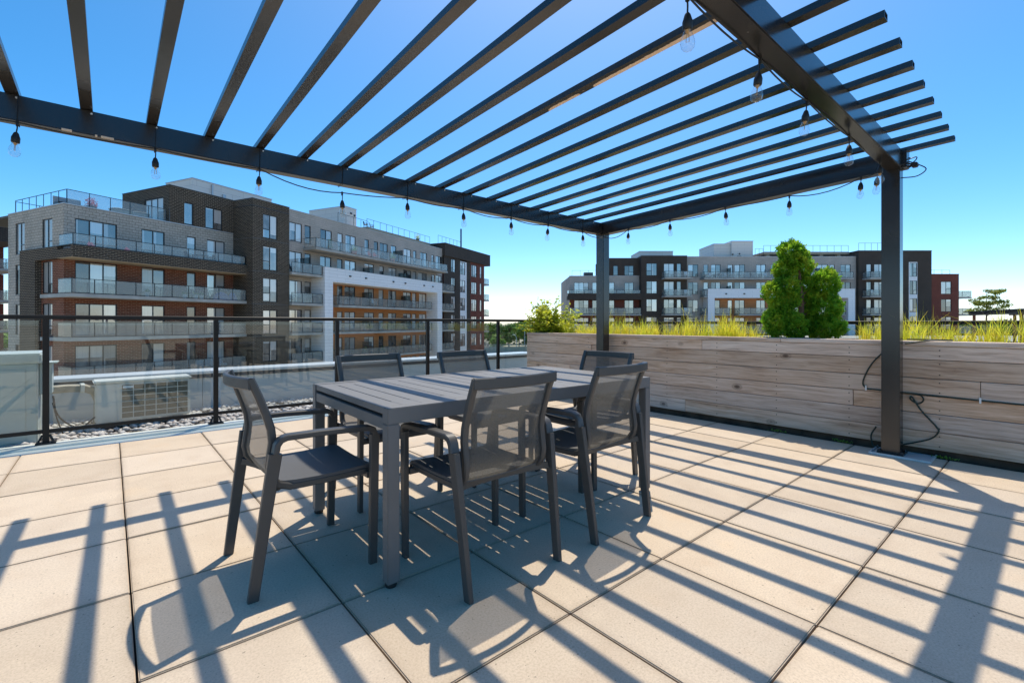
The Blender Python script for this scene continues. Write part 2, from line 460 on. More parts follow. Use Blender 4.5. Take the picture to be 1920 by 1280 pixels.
# ------------------------------------------------------------------ mesh helpers
class MB:
    def __init__(self):
        self.v = []
        self.f = []

    def box(self, x0, x1, y0, y1, z0, z1):
        b = len(self.v)
        self.v += [(x0, y0, z0), (x1, y0, z0), (x1, y1, z0), (x0, y1, z0), (x0, y0, z1), (x1, y0, z1), (x1, y1, z1), (x0, y1, z1)]
        self.f += [tuple(b + i for i in q) for q in ((0, 3, 2, 1), (4, 5, 6, 7), (0, 1, 5, 4), (1, 2, 6, 5), (2, 3, 7, 6), (3, 0, 4, 7))]
        return self

    def quad(self, a, b, c, d):
        n = len(self.v)
        self.v += [a, b, c, d]
        self.f.append((n, n + 1, n + 2, n + 3))
        return self

    def sweep(self, pts, sw, sh, side=None, cham=.3, ends=None, cap=True):
        """rounded-rectangle section sw (along side vector) by sh, swept along pts; ends = per-point scale"""
        P = [Vector(p) for p in pts]
        n = len(P)
        ring = []
        for i in range(n):
            if i == 0:
                d = P[1] - P[0]
            elif i == n - 1:
                d = P[-1] - P[-2]
            else:
                d = (P[i] - P[i - 1]).normalized() + (P[i + 1] - P[i]).normalized()
            d.normalize()
            s = Vector(side) if side else (Vector((0, 0, 1)).cross(d) if abs(d.z) < .95 else Vector((0, 1, 0)))
            s = (s - d * s.dot(d)).normalized()
            u = d.cross(s)
            k = 1.0
            if 0 < i < n - 1:
                a = (P[i] - P[i - 1]).normalized()
                k = 1 / max(.6, d.dot(a))
            sc_ = ends[i] if ends else 1.0
            a, b = sw / 2 * sc_, sh / 2 * sc_
            ca = min(a, b) * cham
            prof = [(a, b - ca), (a - ca, b), (-a + ca, b), (-a, b - ca), (-a, -b + ca), (-a + ca, -b), (a - ca, -b), (a, -b + ca)]
            base = len(self.v)
            for px, pz in prof:
                q = P[i] + s * px + u * pz
                self.v.append(tuple(q))
            ring.append(base)
        for i in range(n - 1):
            for j in range(8):
                j2 = (j + 1) % 8
                self.f.append((ring[i] + j, ring[i] + j2, ring[i + 1] + j2, ring[i + 1] + j))
        if cap:
            self.f.append(tuple(ring[0] + j for j in reversed(range(8))))
            self.f.append(tuple(ring[-1] + j for j in range(8)))
        return self

    def tube(self, pts, r, n=8, radii=None, cap=True):
        P = [Vector(p) for p in pts]
        m = len(P)
        prev = None
        rings = []
        for i in range(m):
            d = (P[min(i + 1, m - 1)] - P[max(i - 1, 0)]).normalized()
            if prev is None:
                s = d.orthogonal().normalized()
            else:
                s = (prev - d * prev.dot(d)).normalized()
            prev = s
            u = d.cross(s)
            rr = radii[i] if radii else r
            base = len(self.v)
            for j in range(n):
                a = 2 * math.pi * j / n
                self.v.append(tuple(P[i] + s * (rr * math.cos(a)) + u * (rr * math.sin(a))))
            rings.append(base)
        for i in range(m - 1):
            for j in range(n):
                j2 = (j + 1) % n
                self.f.append((rings[i] + j, rings[i] + j2, rings[i + 1] + j2, rings[i + 1] + j))
        if cap:
            self.f.append(tuple(rings[0] + j for j in reversed(range(n))))
            self.f.append(tuple(rings[-1] + j for j in range(n)))
        return self

    def lathe(self, prof, cx=0, cy=0, n=12, zoff=0):
        rings = []
        for r_, z in prof:
            b = len(self.v)
            for j in range(n):
                a = 2 * math.pi * j / n
                self.v.append((cx + r_ * math.cos(a), cy + r_ * math.sin(a), z + zoff))
            rings.append(b)
        for i in range(len(rings) - 1):
            for j in range(n):
                j2 = (j + 1) % n
                self.f.append((rings[i] + j, rings[i] + j2, rings[i + 1] + j2, rings[i + 1] + j))
        self.f.append(tuple(rings[0] + j for j in reversed(range(n))))
        self.f.append(tuple(rings[-1] + j for j in range(n)))
        return self

    def mesh(self, name, mat, bevel=0, smooth=False, seg=2):
        me = bpy.data.meshes.new(name)
        me.from_pydata(self.v, [], self.f)
        if bevel or smooth:
            bm = bmesh.new()
            bm.from_mesh(me)
            if bevel:
                bmesh.ops.bevel(bm, geom=bm.edges[:], offset=bevel, segments=seg, affect='EDGES', clamp_overlap=True)
            if smooth:
                for f in bm.faces:
                    f.smooth = True
                for e in bm.edges:
                    e.smooth = not (len(e.link_faces) == 2 and e.calc_face_angle(0) > R(38))
            bm.to_mesh(me)
            bm.free()
        me.materials.append(mat)
        return me


def link(name, me, parent=None, loc=(0, 0, 0)):
    o = bpy.data.objects.new(name, me)
    C.objects.link(o)
    o.location = loc
    if parent is not None:
        o.parent = parent
    return o


def part(name, mb, mat, parent, loc=(0, 0, 0), **kw):
    return link(name, mb.mesh(name, mat, **kw), parent, loc)


def thing(name, label, cat, loc=(0, 0, 0), rz=0, group=None):
    o = bpy.data.objects.new(name, None)
    C.objects.link(o)
    o.empty_display_size = .1
    o.location = loc
    o.rotation_euler = (0, 0, R(rz))
    o['label'] = label
    o['category'] = cat
    if group:
        o['group'] = group
    return o


def tag(o, label, cat, group=None):
    o['label'] = label
    o['category'] = cat
    if group:
        o['group'] = group
    return o


def structure(name, mb, mat, parent=None, kind='structure', **kw):
    o = link(name, mb.mesh(name, mat, **kw), parent)
    o['kind'] = kind
    return o


def copy_tree(root):
    def rec(o, parent):
        c = o.copy()
        C.objects.link(c)
        if parent is not None:
            c.parent = parent
        for ch in list(o.children):
            rec(ch, c)
        return c
    return rec(root, None)


def at(root):
    """offset that lets a child of root be written in world coordinates (root unrotated)"""
    return tuple(-x for x in root.location)


# ------------------------------------------------------------------ the far ground
g = MB()
N = 48
g.v = [(0, 0, -10.5)] + [(3500 * math.cos(2 * math.pi * i / N), 3500 * math.sin(2 * math.pi * i / N), -10.5) for i in range(N)]
g.f = [(0, 1 + i, 1 + (i + 1) % N) for i in range(N)]
structure('ground', g, M['ground'])

yaw = R(YAW)
FW = Vector((math.cos(yaw), math.sin(yaw), 0))
RT = Vector((math.sin(yaw), -math.cos(yaw), 0))


def place(right, depth, z=0):
    """a point given as metres to the right of and in front of the viewpoint"""
    p = Vector((CAM[0], CAM[1], 0)) + RT * right + FW * depth
    return Vector((p.x, p.y, z))


def oriented_quad(r0, r1, d0, d1, z):
    m = MB()
    m.quad(tuple(place(r0, d0, z)), tuple(place(r1, d0, z)), tuple(place(r1, d1, z)), tuple(place(r0, d1, z)))
    return m


structure('lawn', oriented_quad(-12, 30, 118, 176, -10.46), M['lawn'])
structure('road', oriented_quad(-160, 160, 176, 205, -10.45), M['asphalt'])
structure('car_park', oriented_quad(-160, -46, 40, 150, -10.44), M['asphalt'])

# our own building under the terrace
b = MB()
b.box(-14, 5.35, -9, 6.28, -10.5, -.11)
structure('terrace_slab', b, M['membrane'])

# ------------------------------------------------------------------ patio of individual pavers
PV = .61
sub = MB(); sub.box(-4.9, 3.70, -4.3, 4.285, -.10, -.045)
patio = structure('patio', sub, M['membrane'])
variants = []
for k in range(5):
    m = MB(); m.box(-PV / 2 + .0032, PV / 2 - .0032, -PV / 2 + .0032, PV / 2 - .0032, -.045, 0)
    me = m.mesh('paver', M['paver'], bevel=.0035, seg=2)
    variants.append(me)
for i in range(-8, 6):
    for j in range(-7, 7):
        o = link('paver', variants[(i * 3 + j) % 5], patio, ((i + .5) * PV, (j + .5) * PV, random.uniform(-.0016, .0012)))
        o.rotation_euler = (random.uniform(-.0016, .0016), random.uniform(-.0016, .0016), random.choice((0, math.pi / 2, math.pi)) + random.uniform(-.0015, .0015))

m = MB()
m.box(-12, 5.0, 4.283, 4.44, -.10, -.004).box(-12, 5.0, 4.44, 4.66, -.10, .010)
structure('edge_flashing', m, M['flash'], bevel=.004)

# gravel strip of pebbles
sub = MB(); sub.box(-12, 5.0, 4.662, 5.845, -.10, -.030)
structure('gravel_bed', sub, plain('gravel_bed', (.18, .16, .14), .95, .3, 30))
ico = bmesh.new(); bmesh.ops.create_icosphere(ico, subdivisions=1, radius=1.0)
iv = np.array([v.co[:] for v in ico.verts]); ifc = np.array([[v.index for v in f.verts] for f in ico.faces]); ico.free()
n_p = 3600
px = rng.uniform(-2.9, 4.95, n_p); py = 4.69 + 1.15 * rng.random(n_p)
V = []; F = []
sz = rng.uniform(.016, .036, n_p)
for k in range(n_p):
    s3 = sz[k] * np.array([rng.uniform(.8, 1.4), rng.uniform(.8, 1.25), rng.uniform(.5, .85)])
    a = rng.uniform(0, 6.28); ca, sa = math.cos(a), math.sin(a)
    q = iv * s3
    q = np.stack([q[:, 0] * ca - q[:, 1] * sa, q[:, 0] * sa + q[:, 1] * ca, q[:, 2]], 1)
    q += np.array([px[k], py[k], -.022 + rng.uniform(0, .026)])
    V.append(q); F.append(ifc + k * len(iv))
me = bpy.data.meshes.new('gravel')
me.from_pydata(np.concatenate(V).tolist(), [], np.concatenate(F).tolist())
me.polygons.foreach_set('use_smooth', [True] * len(me.polygons))
me.materials.append(M['gravel'])
o = link('gravel', me); o['kind'] = 'stuff'

# parapet
pw = thing('parapet_wall', 'low pale parapet wall with metal cap behind the strip of pebbles', 'wall', (0, 5.85, -.1))
for x0 in np.arange(-12, 5.3, 2.9):
    x1 = min(x0 + 2.9, 5.35)
    m = MB(); m.box(x0 + .002, x1 - .002, 5.85, 6.2, -.1, .375)
    part('wall_panel', m, M['parapet'], pw, at(pw))
m = MB(); m.box(-12, 5.36, 5.83, 6.23, .378, .425)
part('drip_edge', m, M['darktrim'], pw, at(pw))
m = MB(); m.box(-12, 5.37, 5.80, 6.26, .4275, .462)
part('cap', m, M['cap'], pw, at(pw), bevel=.006)


# ------------------------------------------------------------------ glass railings
def railing(name, label, p0, p1, posts, ztop, zbot, base_z, zslope=0.0):
    """straight railing between p0 and p1 (same X or same Y); posts = distances along"""
    a = Vector((p0[0], p0[1], 0)); d = Vector((p1[0] - p0[0], p1[1] - p0[1], 0)); L = d.length
    ang = math.degrees(math.atan2(d.y, d.x))
    r = thing(name, label, 'railing', (a.x, a.y, base_z), ang)
    zt = lambda s: ztop - base_z + zslope * s
    m = MB(); m.sweep([(0, 0, zt(0) - .019), (L, 0, zt(L) - .019)], .055, .038, side=(0, 1, 0), cham=.3)
    part('top_rail', m, M['black_metal'], r)
    m = MB(); m.sweep([(0, 0, zbot - base_z), (L, 0, zbot - base_z)], .03, .032, side=(0, 1, 0), cham=.2)
    part('bottom_rail', m, M['black_metal'], r)
    for s in posts:
        m = MB(); m.sweep([(s, 0, .012), (s, 0, zt(s) - .0385)], .042, .042, side=(0, 1, 0), cham=.15)
        po = part('post', m, M['black_metal'], r)
        m = MB(); m.box(s - .065, s + .065, -.055, .055, 0, .012)
        m.sweep([(s - .05, 0, .012), (s - .024, 0, .075)], .03, .014, side=(0, 1, 0))
        m.sweep([(s + .05, 0, .012), (s + .024, 0, .075)], .03, .014, side=(0, 1, 0))
        m.lathe([(.009, .012), (.009, .026), (.004, .03)], s - .045, -.038, 6).lathe([(.009, .012), (.009, .026), (.004, .03)], s + .045, -.038, 6)
        part('base_plate', m, M['rubber'], po)
    ps = sorted(posts)
    for s0, s1 in zip(ps[:-1], ps[1:]):
        m = MB(); m.box(s0 + .045, s1 - .045, -.005, .005, zbot - base_z + .018, min(zt(s0), zt(s1)) - .05)
        part('glass_panel', m, M['glass'], r)
    return r


railing('glass_railing', 'black framed clear glass railing along the gravel strip', (-3.6, 4.6), (4.99, 4.6),
        [.62 + 1.27 * k - 1.27 for k in range(1, 8)], 1.138, .118, .010, -.002)
railing('glass_railing', 'black framed glass railing behind the grass of the wooden planter', (5.0, 4.6), (5.0, -9.0),
        [.03] + [.93 + 1.27 * k for k in range(0, 10)], 1.088, .18, -.105)

# ------------------------------------------------------------------ wooden planter
PX0, PX1, PY0, PY1 = 3.735, 4.78, -7.0, 4.305
pl = thing('wooden_planter', 'long weathered timber planter box with horizontal boards beside the patio', 'planter', (PX0, 0, 0))
rows = [(.052, .191), (.195, .334), (.338, .474), (.478, .616), (.620, .766), (.770, .876)]
joints = [[1.62, -.92 - 2.2, 3.1], [-.52 - 1.4, 2.15], [.02, 3.4, -3.2], [-.78, 2.65, -4.0], [1.3 - 3.0, 3.0], [1.42, -2.6]]
for (z0, z1), js in zip(rows, joints):
    ys = sorted([PY0] + js + [PY1])
    for y0, y1 in zip(ys[:-1], ys[1:]):
        m = MB(); m.box(-.019, .019, -(y1 - y0) / 2 + .0015, (y1 - y0) / 2 - .0015, z0, z1)
        o = part('board', m, M['wood'], pl, (.002 + random.uniform(-.0025, .0025), (y0 + y1) / 2, 0), bevel=.003, seg=1)
        nl = MB()
        for yy in np.arange(math.ceil((y0 - .3) / .6) * .6 + .05, y1 - .02, .6):
            for zz in (z0 + .03, z1 - .03):
                if y0 + .02 < yy < y1 - .02:
                    yl = yy - (y0 + y1) / 2
                    nl.box(-.0200, -.0185, yl - .004, yl + .004, zz - .004, zz + .004)
        if nl.v:
            part('nail', nl, M['rubber'], o)
for k, (y0, y1) in enumerate([(PY0, -2.9), (-2.9, .61), (.61, PY1)]):
    m = MB(); m.box(-.075, .075, -(y1 - y0) / 2 + .001, (y1 - y0) / 2 - .001, .879, .917)
    part('cap_board', m, M['wood'], pl, (.052, (y0 + y1) / 2, 0), bevel=.004, seg=1)
m = MB(); m.box(.022, .05, PY0, PY1, -.04, .876)
part('kick_board', m, M['kick'], pl)
m = MB(); m.box(.06, PX1 - PX0, PY0 + .02, PY1 - .02, .3, .86)
part('soil', m, M['soil'], pl)
for z0, z1 in rows:
    m = MB(); m.box(0.024, PX1 - PX0, -.019, .019, z0, z1)
    part('board', m, M['wood'], pl, (0, PY1 - .02, 0), bevel=.003, seg=1)
m = MB(); m.box(PX1 - PX0 - .038, PX1 - PX0, PY0, PY1 - .045, .0, .90)
part('rear_board', m, M['kick'], pl)

# ------------------------------------------------------------------ pergola (beams fall slightly away from the planter corner)
PE = thing('pergola', 'dark metal pergola with open slats over the dining table', 'pergola', (3.575, -.278, 0))
off = at(PE)
YN, YF = -.30, 2.69
def zrise(y):
    return (YF - y) / (YF - YN) * .102
X_END = -4.6
ztopB = lambda y: 2.346 + zrise(y)
zbotB = lambda y: 2.200 + zrise(y)
for (x, y) in ((3.575, -.278), (3.575, 2.69), (-4.3, -.30), (-4.3, 2.69)):
    m = MB(); m.box(x - .06, x + .06, y - .06, y + .06, .012, zbotB(y) + .05)
    po = part('post', m, M['pergola'], PE, off, bevel=.004)
    m = MB(); m.box(x - .085, x + .085, y - .085, y + .085, .004, .0165)
    for sx, sy in ((-1, -1), (1, -1), (-1, 1), (1, 1)):
        m.lathe([(.012, .016), (.012, .03), (.006, .034)], x + sx * .072, y + sy * .072, 6)
    part('base_plate', m, M['pergola'], po, (0, 0, 0))
m = MB(); m.box(3.437, 3.72, -.536, -.150, -.002, .004)
m.box(3.437, 3.447, -.536, -.150, .004, .014).box(3.447, 3.72, -.536, -.526, .004, .014).box(3.447, 3.72, -.160, -.150, .004, .014)
part('footing_pan', m, M['galv'], PE, off)
m = MB()
for sx in (-1, 1):
    for sy in (-1, 1):
        m.lathe([(.008, 0), (.008, .012), (.004, .016)], 0, 0, 6)
# beams
def beam(name, x0, x1, y0, y1, dz=0.0):
    m = MB()
    m.box(x0, x1, y0, y1, 0, 1)
    vv = []
    for (x, y, z) in m.v:
        vv.append((x, y, (ztopB(y) if z > .5 else zbotB(y)) + dz))
    m.v = vv
    return part(name, m, M['pergola'], PE, off, bevel=.005)
beam('beam', X_END, 3.515, 2.65, 2.735)
beam('beam', X_END, 3.515, -.35, -.25)
beam('beam', 3.517, 3.632, -.38, 2.76)
# bare patches where the paint has come off the lower edge of the railing-side beam
for x0, x1 in ((-1.50, -1.455), (-1.352, -1.342), (-1.325, -1.265)):
    m = MB(); m.box(x0, x1, 2.6475, 2.66, 2.1985, 2.209)
    part('bare_patch', m, plain('tan_primer', (.85, .68, .50), .85), PE, off)
# screws fixing the slats to the two long beams
scr = MB(); scr.lathe([(.006, 0), (.006, .003), (.003, .005)], 0, 0, 6)
scr_me = scr.mesh('screw', M['galv'])
for k in range(27):
    for yy, sg in ((2.6485, 1), ):
        o = link('screw', scr_me, PE, (3.632 - .3138 * k + off[0] + .02, yy + off[1], ztopB(yy) - .018))
        o.rotation_euler = (R(90), 0, 0)
# slats: inverted channels running from rail to rail
SW, SH = .057, .034
ya, yb = -.648, 3.13
def slat_mesh(mat):
    m = MB()
    a = SW / 2
    za, zb = ztopB(ya) + .0015, ztopB(yb) + .0015
    def bx(x0, x1, h0, h1):
        q = MB(); q.box(x0, x1, ya, yb, 0, 1)
        b = len(m.v)
        m.v += [(x, y, (za if y < 0 else zb) + (h1 if z > .5 else h0)) for (x, y, z) in q.v]
        m.f += [tuple(b + i for i in f) for f in q.f]
    bx(-a, a, 0, .004)
    bx(-a, -a + .004, .004, SH)
    bx(a - .004, a, .004, SH)
    bx(-a + .004, a - .004, SH - .004, SH)
    return m.mesh('slat', mat)
sl0, sl1 = slat_mesh(M['pergola']), slat_mesh(M['flaking'])
for k in range(27):
    x = 3.632 - .3138 * k
    o = link('slat', sl1 if k == 9 else sl0, PE, (x + off[0], off[1], off[2]))
    o.rotation_euler = (0, 0, random.uniform(-.0012, .0012))
    if k == 9:
        o['label'] = 'slat with dark paint flaking off to tan primer'


# ------------------------------------------------------------------ string lights
def bulb(root, p, length, tilt):
    """socket hanging on a short lead with a clear bulb"""
    x, y, z = p
    top = Vector((0, 0, 0))
    dn = Vector((math.sin(tilt[0]), math.sin(tilt[1]), -1)).normalized()
    s0 = dn * length
    q = dn.to_track_quat('-Z', 'Y')
    m = MB(); m.tube([tuple(top), tuple(dn * (length * .55) + Vector((.002, 0, 0))), tuple(s0)], .0035, 6)
    mm = MB(); mm.lathe([(.006, .002), (.010, -.004), (.0135, -.016), (.0165, -.024), (.0165, -.046), (.0145, -.050)], 0, 0, 12)
    b0 = len(m.v)
    m.v += [tuple(s0 + q @ (Vector(v) * 1.16)) for v in mm.v]
    m.f += [tuple(b0 + i for i in f) for f in mm.f]
    hold = part('bulb_socket', m, M['cable'], root, (x, y, z), smooth=True)
    mm = MB(); mm.lathe([(.012, -.0505), (.0135, -.058), (.020, -.074), (.0235, -.090), (.0215, -.105), (.013, -.115), (.003, -.118)], 0, 0, 14)
    mm.v = [tuple(s0 + q @ (Vector(v) * 1.16)) for v in mm.v]
    part('glass_bulb', mm, M['bulbglass'], hold, smooth=True)
    mm = MB(); mm.tube([(0, 0, -.052), (.004, 0, -.07), (.005, 0, -.088), (-.005, 0, -.088), (-.004, 0, -.07), (0, 0, -.056)], .0011, 5)
    mm.lathe([(.008, -.0505), (.007, -.056), (.003, -.062)], 0, 0, 8)
    mm.v = [tuple(s0 + q @ (Vector(v) * 1.16)) for v in mm.v]
    part('filament', mm, M['filament'], hold)


def smooth(pts, n=6):
    P = [Vector(p) for p in pts]
    P = [P[0] * 2 - P[1]] + P + [P[-1] * 2 - P[-2]]
    out = []
    for i in range(1, len(P) - 2):
        a, b, c, d = P[i - 1:i + 3]
        for k in range(n):
            u = k / n
            out.append(tuple(.5 * (2 * b + (c - a) * u + (2 * a - 5 * b + 4 * c - d) * u * u + (3 * b - a - 3 * c + d) * u ** 3)))
    out.append(tuple(P[-2]))
    return out


def sagged(pts, sag, n=7):
    out = []
    for (a, b), s in zip(zip(pts[:-1], pts[1:]), sag):
        a, b = Vector(a), Vector(b)
        for k in range(n):
            u = k / n
            q = a.lerp(b, u); q.z -= s * 4 * u * (1 - u)
            out.append(tuple(q))
    out.append(tuple(pts[-1]))
    return out


def string(label, anchors, sags, lead, loc, ties=False):
    r = thing('string_light', label, 'string light', loc, 0, 'string lights tied to the pergola beams')
    rel = [tuple(Vector(a) - Vector(loc)) for a in anchors]
    m = MB(); m.tube(sagged(rel, sags), .0042, 6)
    part('cord', m, M['cable'], r, smooth=True)
    for a, ln in zip(rel, lead):
        if ln:
            bulb(r, a, ln, (random.uniform(-.09, .09), random.uniform(-.09, .09)))
            m = MB(); m.box(-.006, .006, -.006, .006, -.022, .008)
            part('cord_joint', m, M['cable'], r, a)
            if ties:
                y0, y1 = 2.644 - loc[1], 2.741 - loc[1]
                z0, z1 = 2.193 - loc[2], 2.354 - loc[2]
                m = MB(); xx = a[0]
                m.tube([(xx, y0, z0), (xx + .004, y0, z1), (xx, y1, z1), (xx, y1, z0), (xx, y0, z0)], .0022, 5)
                part('tie', m, M['cable'], r)
    return r


yb3 = 2.655
A3 = [(-2.9, yb3, 2.196), (-2.3, yb3, 2.196), (-1.68, yb3, 2.194), (-1.06, yb3, 2.196), (-.45, yb3, 2.196), (.16, yb3, 2.13), (.75, yb3, 2.19), (1.36, yb3, 2.196), (1.98, yb3, 2.19), (2.54, yb3, 2.194), (3.14, yb3, 2.194), (3.5, yb3 - .08, 2.16)]
string('black cord with clear bulbs hanging under the beam on the glass railing side', A3, [.01, .01, .012, .01, .045, .01, .02, .035, .03, .025, .04], [.06, .06, .06, .062, .06, .065, .05, .055, .05, .05, .05, 0], (-1.68, yb3, 2.19), True)
def zb1(y):
    return zbotB(y) - .004
A1 = [(3.5, 2.60, 2.155), (3.53, 2.26, zb1(2.26)), (3.53, 1.70, zb1(1.7)), (3.53, 1.07, zb1(1.07)), (3.53, .47, 2.25), (3.53, -.08, zb1(-.08)), (3.49, -.20, 2.30)]
string('black cord with clear bulbs along the beam above the wooden planter', A1, [.05, .03, .035, .01, .05, .01], [0, .05, .05, .05, .05, .045, .05], (3.53, 1.0, 2.2))
A2 = [(3.25, -.262, 2.372), (2.44, -.262, 2.298), (1.66, -.255, 2.298), (1.03, -.255, 2.298), (.37, -.255, 2.296), (-.3, -.255, 2.296), (-.95, -.255, 2.296)]
string('black cord with clear bulbs under the beam nearest the viewpoint', A2, [.03, .015, .02, .02, .02, .02], [.09, .06, .055, .065, .065, .06, .06], (2.44, -.262, 2.298))
# spare coil of cord and plugs at the corner post
cw = thing('cord_coil', 'coil of black cord and plugs tied to the top of the corner post', 'cord', (3.55, -.36, 2.3))
m = MB()
pts = []
for k in range(46):
    a = k / 46 * 2 * math.pi * 2.6
    pts.append((.05 * math.cos(a) * .7 + .02, -.03 + .045 * math.sin(a), .09 + .012 * math.sin(a * 1.7) - .002 * k))
m.tube(pts, .004, 6)
m.tube(smooth([(.03, -.02, .06), (.05, -.07, .03), (.02, -.13, -.03), (-.01, -.08, -.08), (.0, .02, -.07)]), .004, 6)
m.tube(smooth([(-.06, .02, .02), (.0, -.03, .03), (.06, -.03, .02), (.07, .03, .01)]), .004, 6)
part('loop', m, M['cable'], cw, smooth=True)
m = MB(); m.box(-.03, .03, -.085, -.045, -.005, .03)
part('plug', m, M['rubber'], cw, bevel=.006)


# ------------------------------------------------------------------ dining table
TB = thing('dining_table', 'taupe aluminium dining table with slotted top in the middle of the patio', 'table', (.452, 1.045, 0), -1.6)
TL, TW, TH = 1.765, 1.0, .722
hx, hy = TL / 2, TW / 2
lg = .052
for sx in (-1, 1):
    for sy in (-1, 1):
        m = MB()
        x0 = sx * (hx - lg / 2); y0 = sy * (hy - lg / 2)
        m.box(x0 - lg / 2, x0 + lg / 2, y0 - lg / 2, y0 + lg / 2, .018, TH - .0655)
        o = part('leg', m, M['table'], TB, bevel=.003)
        m = MB(); m.lathe([(.022, 0), (.024, .006), (.024, .0178)], x0, y0, 14)
        part('foot', m, M['rubber'], o)
for sy in (-1, 1):
    m = MB(); yy = sy * (hy - lg / 2); m.box(-hx, hx, yy - lg / 2, yy + lg / 2, TH - .065, TH)
    part('side_rail', m, M['table'], TB, bevel=.003)
for sx in (-1, 1):
    m = MB(); xx = sx * (hx - .028); m.box(xx - .024, xx + .024, -hy + lg + .001, hy - lg - .001, TH - .092, TH - .045)
    part('end_rail', m, M['table'], TB, bevel=.002)
inner = hy - lg - .0035
nsl = 20
xs = np.linspace(-hx + .002, hx - .002, nsl + 1)
for i in range(nsl):
    gap = .0030
    m = MB(); m.box(xs[i] + gap, xs[i + 1] - gap, -inner, inner, TH - (.030 if i in (0, nsl - 1) else .0085), TH - .0012)
    part('slat', m, M['table'], TB, bevel=.0015, seg=1)
    if i < nsl - 1:
        solid = i % 4 == 3 and False
m = MB()
for i in range(1, nsl):
    for s in (-1, 1):
        y0, y1 = sorted((s * (inner - .105), s * inner))
        m.box(xs[i] - .0031, xs[i] + .0031, y0, y1, TH - .0080, TH - .0016)
o = part('slot_end', m, M['table'], TB)
m = MB()
for yy in (-.30, .0, .30):
    m.box(-hx + .055, hx - .055, yy - .012, yy + .012, TH - .040, TH - .0088)
part('cross_bar', m, M['table'], TB)

# ------------------------------------------------------------------ armchair
CH_GROUP = 'armchairs around the dining table'
back_prof = [(-.247, .846), (-.217, .775), (-.192, .705), (-.174, .645), (-.168, .592), (-.175, .540), (-.181, .497), (-.174, .452), (-.145, .418), (-.095, .402)]


